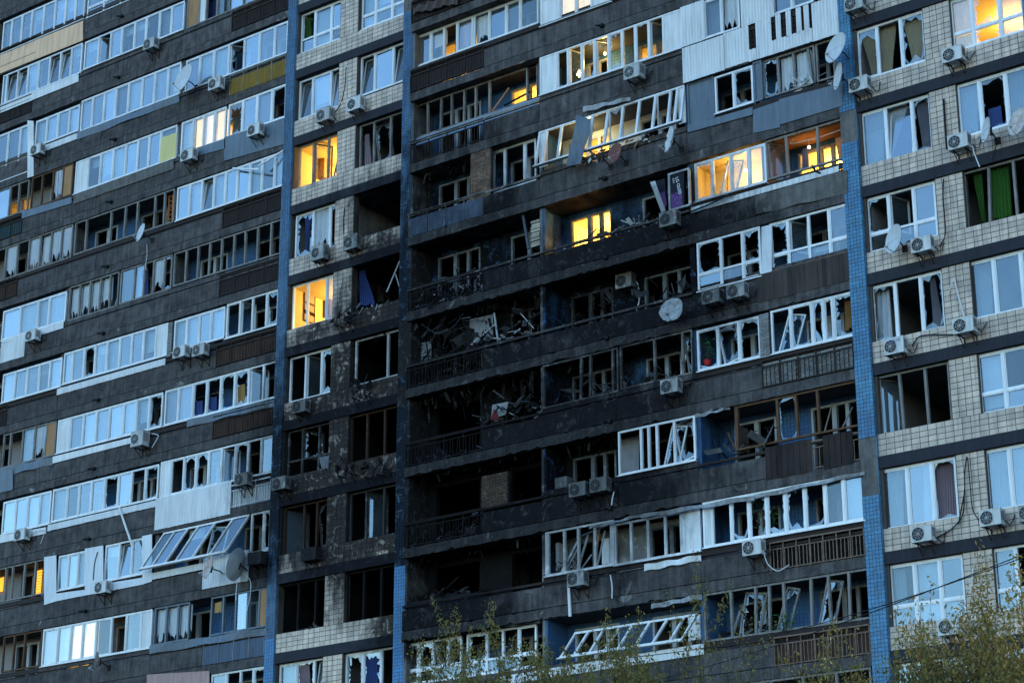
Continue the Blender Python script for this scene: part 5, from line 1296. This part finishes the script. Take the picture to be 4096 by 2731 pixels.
block('b2', 520, 1230, 620, 1080, 2.0, .5, 'brownwood', 'wardrobe', 'dark wardrobe in the lower yellow bay room', 'wardrobe')
block('b2', 355, 720, 405, 600, .8, .3, 'orange', 'cabinet', 'orange-brown cabinet behind the shattered sheer-curtained window', 'cabinet')
block('c4', 1480, 1235, 1575, 1040, .3, .4, 'whiteclean', 'cabinet', 'white cabinet at the right end of the toppled glazing', 'cabinet')
def board(c, pts, yp, mat, name, label, cat):
    q = [P(c, *p, yp) for p in pts]; b = MB(); b.slabq(*q, yp, .02); o = b.build(name, mat, None); tag(o, label, cat); return o
MT['wallpale'] = pmat('pale_partition', (.30, .30, .31), .9, (.18, .18, .19), 2, .6, .35, 0, .3, .2)
board('b2', ((1722, 1430), (1905, 1385), (1905, 1190), (1722, 1230)), .55, 'wallpale', 'partition_board', 'pale partition board standing in the upper burnt loggia', 'board')
board('b2', ((1340, 1560), (1420, 1545), (1420, 1400), (1340, 1415)), .5, 'wallpale', 'partition_board', 'pale upright board at the left of the scorched loggia', 'board')
board('b3', ((1890, 735), (2005, 700), (2025, 600), (1900, 625)), .1, 'wallpale', 'metal_sheet', 'crumpled pale sheet on the wrecked balcony edge', 'metal sheet')
board('b3', ((1885, 745), (1955, 735), (1920, 660), (1912, 660)), .06, 'darkred', 'rag', 'torn red cloth on the wrecked balcony edge', 'rag')
board('c3', ((945, 1165), (1088, 1140), (1088, 830), (945, 860)), .6, 'wallpale', 'partition_board', 'white inner wall board behind the emptied left light of white glazing', 'board')
def hang(c, xa, ya, xb, yb, n, label, L_=.5, y0=0., y1=.8):
    R_ = random.Random(int(xa*3+yb)); p0, p1 = at(c, xa, ya, y0), at(c, xb, yb, y0); b = MB()
    for k in range(n):
        p = p0.lerp(p1, R_.random())+Vector((0, R_.uniform(0, y1-y0), 0)); b.m = R_.randrange(3); l = abs(R_.gauss(0, L_))+.06
        q = p+Vector((R_.gauss(0, .12)*l*3, R_.gauss(0, .05), -l))
        if R_.random() < .5: b.tube([p, (p+q)/2+Vector((R_.gauss(0, .08), 0, R_.gauss(0, .04))), q], .012, 4)
        else:
            w_ = Vector((R_.uniform(.03, .16), 0, R_.uniform(-.05, .05))); s_ = [p, p+w_, q+w_*R_.uniform(.1, .8), q]; b.hexa(s_+[v+Vector((0, .01, 0)) for v in s_])
    o = b.build('hanging_debris', ['burnt', 'iron', 'plaster'], None); tag(o, label, 'debris', kind='stuff')
MT['sootwood'] = pmat('sooty_bent_frames', (.11, .11, .115), .8, (.045, .045, .05), 3, .7, .6, 0, .3, 0)
for q in (('b2', 1300, 1420, 1700, 1330, .9, 'bent sooty frames filling the left of the upper burnt loggia', 46), ('b2', 1730, 1400, 2270, 1270, .9, 'bent sooty frames filling the right of the upper burnt loggia', 46),
          ('b3', 1790, 750, 2250, 640, .8, 'twisted frames standing over the wrecked balcony edge', 40), ('b2', 1300, 1000, 1780, 890, .7, 'leaning frame pieces above the bent balcony bars', 26),
          ('c3', 400, 620, 900, 510, .8, 'splintered bars inside the dark grey glazing', 26), ('c2', 560, 1190, 1480, 970, .4, 'small wreckage on the open balcony with the crumpled dish', 30),
          ('c3', 960, 480, 1480, 390, .5, 'splintered bars in the right half of the dark grey glazing', 22), ('c3', 1600, 1010, 2150, 900, .5, 'broken timber pieces in the blue-tiled loggia behind boards', 22),
          ('c4', 1650, 1210, 2250, 1110, .5, 'broken frame pieces in the lowest blue-tiled loggia', 24), ('b4', 1280, 460, 1800, 380, .6, 'burnt frame pieces above the leaning balcony bars', 24)):
    debris(*q[:6], q[6], q[7], ('sootwood', 'burnt', 'sootwood', 'iron'), .05, .8, .75)
hang('b2', 1300, 1260, 2280, 960, 60, 'charred strips hanging from the ceiling of the upper burnt loggia', .28)
hang('b3', 1260, 590, 2270, 330, 70, 'scorched strips hanging from the ceiling above the wrecked balcony', .3)
hang('b3', 1240, 1210, 2290, 960, 40, 'burnt scraps hanging under the slab of the middle burnt loggia', .15)
hang('c3', 345, 960, 900, 850, 30, 'burnt wires hanging in the loggia above the sooty pair of units', .18)
hang('b1', 1290, 1360, 1720, 1230, 20, 'torn strips hanging under the slab beside the brown brick pier', .25)
hang('c3', 340, 310, 920, 190, 30, 'torn strips hanging in the dark glazed loggia', .2)
hang('b3', 800, 110, 1160, 20, 14, 'torn scraps hanging in the pale-walled bay window', .2, .1, .5)
hang('b4', 1240, 600, 2280, 400, 30, 'burnt scraps hanging in the lowest gutted loggia', .15)
# pictures on the wall of the lower yellow room
for px_, py_, lab in ((420, 1080, 'uppermost framed picture on the yellow room wall'), (415, 1165, 'middle framed picture on the yellow room wall'), (395, 1230, 'lowest framed picture on the yellow room wall')):
    q = P('b2', px_, py_, 1.2); 
    t = empty('picture_frame', (-5.40, 1.2, q[1])); tag(t, lab, 'picture')
    b = MB()
    z, y_ = q[1], 1.2; x = -5.40
    for k in ((y_-.3, y_+.3, z-.22, z-.18), (y_-.3, y_+.3, z+.18, z+.22), (y_-.3, y_-.26, z-.18, z+.18), (y_+.26, y_+.3, z-.18, z+.18)): b.box(x, x+.02, *k)
    b.build('frame', 'brownwood', t); b = MB(); b.box(x, x+.006, y_-.26, y_+.26, z-.18, z+.18); b.build('picture', 'beige', t)

# small drain boxes along the left and middle bands
for c, x, y in (('a1', 945, 125), ('a1', 920, 603), ('a1', 890, 1090), ('a2', 860, 305), ('a2', 830, 812), ('a2', 798, 1335), ('a3', 760, 583), ('a3', 725, 1122), ('a4', 685, 436), ('a4', 655, 1000),
                ('c1', 790, 198), ('c1', 815, 1395), ('c2', 820, 742), ('c2', 830, 1372), ('c3', 850, 752), ('c3', 855, 1432)):
    yy = YP[c[0]]; p = at(c, x, y, yy-.12); b = MB(); b.box(p.x-.07, p.x+.07, yy-.13, yy-.002, p.z-.05, p.z+.05); b.tube([(p.x-.05, yy-.12, p.z), (p.x-.13, yy-.26, p.z-.04)], .03, 8)
    b.build('drain_spout', 'dark', BLD)

# cables and pipes on the walls
def cable(name, pts, r, mat, label=None, cat='cable', parent=None):
    b = MB(); P_ = []
    pts = [Vector(p) for p in pts]
    for i in range(len(pts)-1):
        for k in range(5): P_.append(pts[i].lerp(pts[i+1], k/5))
    P_.append(pts[-1])
    for _ in range(3): P_ = [P_[0]]+[(P_[i-1]+P_[i]*2+P_[i+1])/4 for i in range(1, len(P_)-1)]+[P_[-1]]
    b.tube(P_, r, 5); o = b.build(name, mat, parent)
    if label: tag(o, label, cat)
    return o
def wc(c, pts, off=.04, yp=None): y = (YP[c[0]] if yp is None else yp)-off; return [at(c, a, b_, y) for a, b_ in pts]
cable('pipe', wc('b1', [(755, 530), (745, 700), (715, 820), (665, 890)]), .03, 'cable', 'thick black hose down the tiled pier above the left bay units')
cable('pipe', wc('d1', [(1722, 780), (1735, 1000), (1748, 1172)]), .035, 'cable', 'straight black pipe beside the cabled unit on cream tiles', 'pipe')
cable('cable', wc('d2', [(1722, 130), (1715, 260), (1730, 420), (1738, 580), (1690, 660)]), .022, 'cable', 'black cable running down to the unit right of the narrow dish')
cable('cable', wc('d2', [(1805, 900), (1830, 1020), (1860, 1130), (1890, 1230)]), .022, 'whitecable', 'twisted pale cable on cream tiles above a white unit')
cable('cable', wc('d2', [(1808, 905), (1780, 960), (1750, 1050)]), .016, 'whitecable', 'short white hose end beside the twisted cable')
cable('cable', wc('d2', [(1475, 1440), (1520, 1365), (1600, 1350), (1795, 1350)]), .022, 'cable', 'black cable linking the lettered unit to its right neighbour')
cable('cable', wc('d3', [(1905, 1030), (1885, 1150), (1890, 1300), (1860, 1440), (1840, 1560)]), .02, 'cable', 'black cable hanging down the pier beside the cracked pane')
cable('cable', wc('d3', [(1910, 1040), (1930, 1250), (1945, 1450), (2000, 1530)]), .015, 'cable', 'thin cable looping right to the rusty-fanned unit')
cable('cable', wc('d4', [(1885, 60), (1880, 260), (1780, 370), (1660, 430)]), .02, 'cable', 'black cable swinging down to the black-cabled unit')
cable('pipe', wc('d4', [(1950, 670), (1940, 850)]), .025, 'whitecable', 'short white pipe on the lower right tiled pier', 'pipe')
cable('cable', wc('d1', [(1935, 1100), (1960, 1200), (2005, 1310)], .2), .018, 'whitecable', 'pale loose cable dangling from the cabled unit')
cable('cable', wc('d1', [(2090, 1050), (2150, 1090), (2130, 1160), (2100, 1260)], .1), .014, 'cable', 'thin black lead curling below the edge-on dish')
cable('cable', wc('b2', [(735, 910), (700, 1040), (695, 1160), (780, 1140)]), .018, 'cable', 'black lead looping on the tiles right of the lower yellow window')
cable('cable', wc('b2', [(745, 360), (735, 450), (738, 560)]), .035, 'cable', 'short black hose above the battered unit')
cable('cable', wc('b4', [(705, 80), (680, 200), (640, 330), (655, 560), (650, 700)]), .018, 'cable', 'long dark cable down the burnt tiled pier')
cable('cable', wc('a4', [(765, 540), (740, 620), (730, 760)], .05), .018, 'cable', 'thin lead down the white-clad wall to its unit')
cable('cable', wc('a4', [(225, 415), (290, 370), (360, 365), (345, 400), (318, 475)], .1), .014, 'whitecable', 'white hose drooping beside the small lower left unit')
cable('cable', wc('a3', [(1190, 850), (1250, 860), (1215, 920), (1192, 960)], .1), .018, 'whitecable', 'white hose dangling beside the large boxy unit')
cable('cable', wc('a2', [(1150, 640), (1155, 720), (1140, 800), (1145, 840)], .1), .012, 'whitecable', 'thin lead hanging below the rusty-topped dish')
cable('cable', wc('a4', [(1860, 760), (1850, 860), (1850, 920)], .2), .014, 'whitecable', 'thin white lead hanging below the dark-backed dish')
cable('cable', wc('a4', [(1900, 700), (1970, 760), (1960, 900), (1935, 1000)], .2), .012, 'whitecable', 'looping thin lead right of the dark-backed dish')
cable('cable', wc('c3', [(1510, 100), (1520, 420), (1480, 470), (1410, 500)], .08), .035, 'cable', 'thick black hose between grey and white glazing to a unit')
cable('cable', wc('c2', [(1490, 390), (1640, 330), (1830, 240)], .12), .03, 'cable', 'black hose stretched along the white tiled apron')
cable('cable', wc('c2', [(1055, 910), (1085, 960), (1095, 1080), (1070, 1160)], 0, .85), .02, 'whitecable', 'white hose on the blue loggia tiles beside the inner unit')
cable('cable', wc('c3', [(895, 1300), (880, 1360), (875, 1410)], .1), .02, 'whitecable', 'short white hose below the burnt loggia pair')
cable('cable', wc('c4', [(865, 720), (880, 810), (878, 905)], .08), .02, 'whitecable', 'white hose hanging on the stained parapet')
cable('cable', wc('c2', [(740, 1200), (780, 1320), (820, 1370)], .06), .016, 'cable', 'black lead hanging over the open balcony parapet')
cable('cable', wc('d4', [(305, 530), (340, 640), (420, 700), (510, 640)], .25, YC), .014, 'whitecable', 'thin lead looping from the radial-guard unit')
cable('cable', wc('d1', [(690, 1295), (720, 1345), (755, 1360)], .25, YC), .035, 'cable', 'hooked black hose poking from the white tiled apron')
cable('cable', wc('d1', [(515, 1125), (640, 1010), (770, 900)], .0, .2), .012, 'whitecable', 'slack clothes line in the orange-lit balcony')
cable('cable', wc('d1', [(520, 1130), (750, 1080), (935, 1010)], .0, .2), .012, 'whitecable', 'second slack clothes line in the orange-lit balcony')
cable('cable', wc('b2', [(1340, 1265), (1475, 1355), (1600, 1290), (1675, 1180)], 0, .1), .018, 'metalblue', 'sagging lead across the upper burnt loggia')
# overhead wires crossing low in front of the block
for k, (p0, p1, lab) in enumerate((((6000, 1608), (2600, 2615), 'upper black overhead wire crossing the lower right windows'), ((6000, 1700), (1500, 2960), 'lower black overhead wire running down to the tree tops'))):
    def g_(x, y, yp):
        d = CR_*((x-2048)/FPX)+CD_*((y-1365.5)/FPX)+CF_; return CAM+d*((yp-CAM.y)/d.y)
    if k == 0: A0, A1 = g_(4350, 2115, -14), g_(1900, 2870, -3)
    else: A0, A1 = g_(4350, 2135, -13.6), g_(2400, 2640, -.5)
    pts = [A0.lerp(A1, i/20)-Vector((0, 0, .5*sin(pi*i/20)-.0)) for i in range(21)]
    b = MB(); b.tube(pts, .012, 5); o = b.build('overhead_wire', 'cable', None, A0); tag(o, lab, 'wire')

# ------------------------------------------------------------------ lit rooms: a ceiling lamp and warm walls in each
MT['bulb'] = emis(pmat('lamp_globe', (.9, .85, .7), .5, None, 2, .1, 0, 0, 0, 0), (1, .7, .35), 1.6)
WARM = (1.0, .66, .19)
LE = 0.42
def lamp(x, y, z, e, label, col=WARM):
    t = empty('ceiling_lamp', (x, y, z)); tag(t, label, 'ceiling lamp', 'ceiling lamps in the lit rooms')
    b = MB(); R_ = .05
    for i in range(6):
        for k in range(10):
            f_ = lambda a, c: (x+R_*sin(pi*a/6)*cos(2*pi*c/10), y+R_*sin(pi*a/6)*sin(2*pi*c/10), z+R_*cos(pi*a/6))
            b.quad(f_(i, k), f_(i+1, k), f_(i+1, k+1), f_(i, k+1))
    b.build('globe', 'bulb', t)
    b = MB(); b.tube([(x, y, z+.08), (x, y, z+.35)], .01, 5); b.build('stem', 'panel', t)
    l = bpy.data.lights.new('lamp_light', 'POINT'); l.energy = e*LE; l.color = col; l.shadow_soft_size = .09; l.use_shadow = True
    o = bpy.data.objects.new('lamp_light', l); C.objects.link(o); put(o, (x, y-.0, z-.14), t)
def room_walls(x0, x1, y0, y1, j, mat, back=True):   # papered room lining
    zb = base(j); b = MB()
    b.box(x0+.001, x0+.012, y0, y1, zb+.222, zb+H-.003); b.box(x1-.012, x1-.001, y0, y1, zb+.222, zb+H-.003)
    if back: b.box(x0+.012, x1-.012, y1-.02, y1, zb+.222, zb+H-.003)
    b.box(x0+.012, x1-.012, y0, y1-.02, zb+H-.012, zb+H-.002)
    b.build('room_lining', mat, BLD)
for (x0, x1, j, mat, e, lab) in (
    (-5.44, -2.78, 2, 'roomyellow', 150, 'lamp of the brightest yellow room in the left bay'),
    (-5.44, -2.78, 4, 'roomyellow', 110, 'lamp of the lower yellow room with pictures in the left bay'),
    (21.11, 24.04, 3, 'roomyellow', 90, 'lamp of the top right room with orange glow')):
    room_walls(x0, x1, .36, 4.6, j, mat); lamp((x0+x1)/2+.2, 2.2, base(j)+H-.45, e, lab)
for (x0, x1, j, mat, e, lab) in (
    (-11.68, -9.0, 1, 'roomyellow', 60, 'lamp behind the lit cream curtains on the left'),
    (-23.7, -21.0, 1, 'roomyellow', 22, 'lamp of the dim orange old balcony at the left edge'),
    (-23.7, -21.0, 7, 'roomyellow', 60, 'lamp behind the glowing orange blinds at the lower left'),
    (-17.7, -15.0, 8, 'roomyellow', 55, 'lamp behind striped blinds at the bottom left'),
    (.6, 3.3, 1, 'roomyellow', 50, 'lamp of the orange-lit room above the burnt siding'),
    (3.5, 6.2, 2, 'roomyellow', 120, 'lamp of the small yellow window in the upper open loggia'),
    (6.45, 9.2, 1, 'roomyellow', 80, 'lamp behind the yellow panes at the top edge'),
    (6.45, 9.2, 3, 'roomyellow', 80, 'lamp in the wrecked white balcony flat'),
    (6.45, 9.2, 4, 'roomyellow', 230, 'lamp of the brightest window inside the open loggia'),
    (9.35, 12.1, 2, 'roomyellow', 60, 'lamp behind the row of shattered panes'),
    (15.0, 17.6, 4, 'roomyellow', 170, 'lamp of the orange-lit balcony room by the blue pilaster')):
    room_walls(x0, x1, 1.3, 5.0, j, mat); lamp((x0+x1)/2, 2.6, base(j)+H-.45, e, lab)
room_walls(12.30, 14.75, .12, .98, 4, 'roomyellow'); lamp(13.9, .55, base(4)+H-.45, 26, 'lamp of the bright yellow glazed balcony')
lamp(16.2, .55, base(4)+H-.3, 3.2, 'added orange fill lamp on the open timber-lined balcony by the blue pilaster', (1.0, .45, .12))  # added fill light, brightens the loggia beyond its inner room's lamp
room_walls(14.95, 17.6, .12, .98, 4, 'ply', False)
lamp(7.9, .5, base(3)+H-.3, 12, 'small lamp inside the wrecked white balcony', (1.0, .8, .36))
lamp(8.6, .5, base(2)+H-.3, 18, 'small lamp on the shattered glazed balcony')

# ------------------------------------------------------------------ trees in front
def tree(x, y, top, spread, seed, label, leafiness=1.0, lsz=.15, kind='deciduous_tree', nmain=7, lo=.35):
    R_ = random.Random(seed); t = empty(kind, (x, y, GZ)); tag(t, label, 'tree', 'trees in front of the block')
    hgt = top-GZ; tr = MB(); tw = MB(); lf = MB()
    p = Vector((x, y, GZ-.1)); pts = [p]; q = p.copy()
    for i in range(10):
        q = q+Vector((R_.uniform(-.18, .18), R_.uniform(-.18, .18), hgt*.80/10)); pts.append(q.copy())
    tr.tube(pts, .20, 10, .035)
    def leafspray(p, d, k):
        for _ in range(k):
            c0 = p+Vector((R_.gauss(0, .09), R_.gauss(0, .09), R_.gauss(0, .09)))
            a = Vector((R_.gauss(0, 1), R_.gauss(0, 1), R_.gauss(-.5, .6))).normalized(); L_ = lsz*R_.uniform(.6, 1.25); s = a.cross(Vector((R_.gauss(0, 1), R_.gauss(0, 1), R_.gauss(0, 1)))).normalized()*L_*.22
            lf.quad(c0, c0+a*L_*.5+s, c0+a*L_, c0+a*L_*.5-s)
    def grow(p, d, ln, r, lev):
        n_ = 5; P2 = [p.copy()]; q = p.copy(); dd = d.copy()
        for i in range(n_):
            dd = (dd+Vector((R_.gauss(0, .16), R_.gauss(0, .16), R_.gauss(.05, .12)))).normalized(); q = q+dd*ln/n_; P2.append(q.copy())
        (tr if False else tw).tube(P2, r, 5 if lev < 2 else 3, r*.45)
        if lev < 3:
            kk = {0: 7, 1: 5, 2: 4}[lev]
            for i in range(kk):
                s = .25+.75*(i+R_.random())/kk; idx = min(n_-1, int(s*n_)); b0 = P2[idx].lerp(P2[idx+1], s*n_-idx) if idx < n_ else P2[-1]
                a = R_.uniform(0, 2*pi); side = Vector((cos(a), sin(a), R_.uniform(.1, .9))).normalized()
                grow(b0, (dd*.55+side*.75).normalized(), ln*R_.uniform(.42, .62), r*.5, lev+1)
        if lev >= 2:
            for i in range(1, n_+1):
                if R_.random() < .75*leafiness: leafspray(P2[i], dd, max(1, int(3.4*leafiness+R_.random())))
    for i in range(nmain):
        s = lo+(1-lo)*(i+.5)/nmain; b0 = pts[min(10, int(s*10))]; a = i*2.4+R_.uniform(-.3, .3)
        up = .35+1.1*s; d = Vector((cos(a), sin(a), up)).normalized()
        grow(b0, d, (top-b0.z)/max(.55, d.z)*R_.uniform(.75, 1.0)*(1 if s > .6 else .8) if s > .5 else spread*R_.uniform(.8, 1.1), .05*(1.3-s*.6), 0)
    zs = sorted(q[2] for q in lf.v); zt_ = zs[int(len(zs)*.99)] if zs else top
    f_ = (top-GZ)/(zt_-GZ); rs = sorted(hypot(q[0]-x, q[1]-y) for q in lf.v); fr = min(1.2, 1.25*spread/rs[int(len(rs)*.80)])
    for m_ in (tw, lf, tr): m_.v = [(x+(a-x)*fr, y+(b_-y)*fr, GZ+(c_-GZ)*f_) for a, b_, c_ in m_.v]
    tr.build('trunk', 'bark', t); tw.build('branches', 'bark', t); lf.build('foliage', 'leaf', t)
b = MB()   # striped lit blinds in the lower left flat
for (xa, ya, xb, yb, yt) in ((262, 882, 318, 868, 690), (-40, 860, 22, 850, 750)):
    p_, q_, t_ = P('a4', xa, ya, .9), P('a4', xb, yb, .9), P('a4', xa, yt, .9); n_ = 9
    for k in range(n_):
        z0_ = p_[1]+(t_[1]-p_[1])*k/n_; b.box(p_[0], q_[0], .9, .905, z0_, z0_+(t_[1]-p_[1])/n_*.86)
MT['litorange'] = emis(cloth('lit_orange_blind', (.8, .5, .1), (.8, .45, .08), .5, 0), (1.0, .52, .05), .30)
tag(b.build('blinds', 'litorange', None), 'glowing orange striped blinds behind the old glazing at the lower left', 'blinds')
def tpos(px_, py_, yp):
    d = CR_*((px_-2048)/FPX)+CD_*((py_-1365.5)/FPX)+CF_; q = CAM+d*((yp-CAM.y)/d.y); return q
for px_, py_, yp, sp, sd_, lab, lfn, nm in (
    (2390, 2550, -14, 1.5, 3, 'yellow-green tree rising highest below the middle balconies', 2.1, 10),
    (2150, 2610, -13, 1.7, 5, 'yellow-green tree at the bottom centre, left of the tallest', 2.5, 10),
    (1930, 2650, -12.4, 1.4, 8, 'leafy tree top in front of the white broken transom glazing', 2.5, 9),
    (2640, 2620, -14, 1.5, 12, 'thin yellowing tree right of the tallest one', 1.0, 9),
    (2940, 2660, -12, 1.6, 21, 'nearly bare tree below the brown railings', .16, 9),
    (3430, 2720, -12, .7, 25, 'small yellow tree top at the foot of the right pilaster', 1.6, 7),
    (3860, 2450, -16, 1.25, 31, 'tree with rusty and green leaves at the bottom right corner', 1.1, 10),
    (4090, 2480, -15, 1.3, 37, 'olive-green tree cut by the right edge of the picture', 1.8, 10),
    (3980, 2580, -17, 1.4, 41, 'lower dark-branched tree between the two right trees', 1.6, 9)):
    q = tpos(px_, py_, yp); tree(q.x, q.y, q.z, sp, sd_, lab, lfn, nmain=nm)
for o in bpy.data.objects:
    if o.name in WL: pass
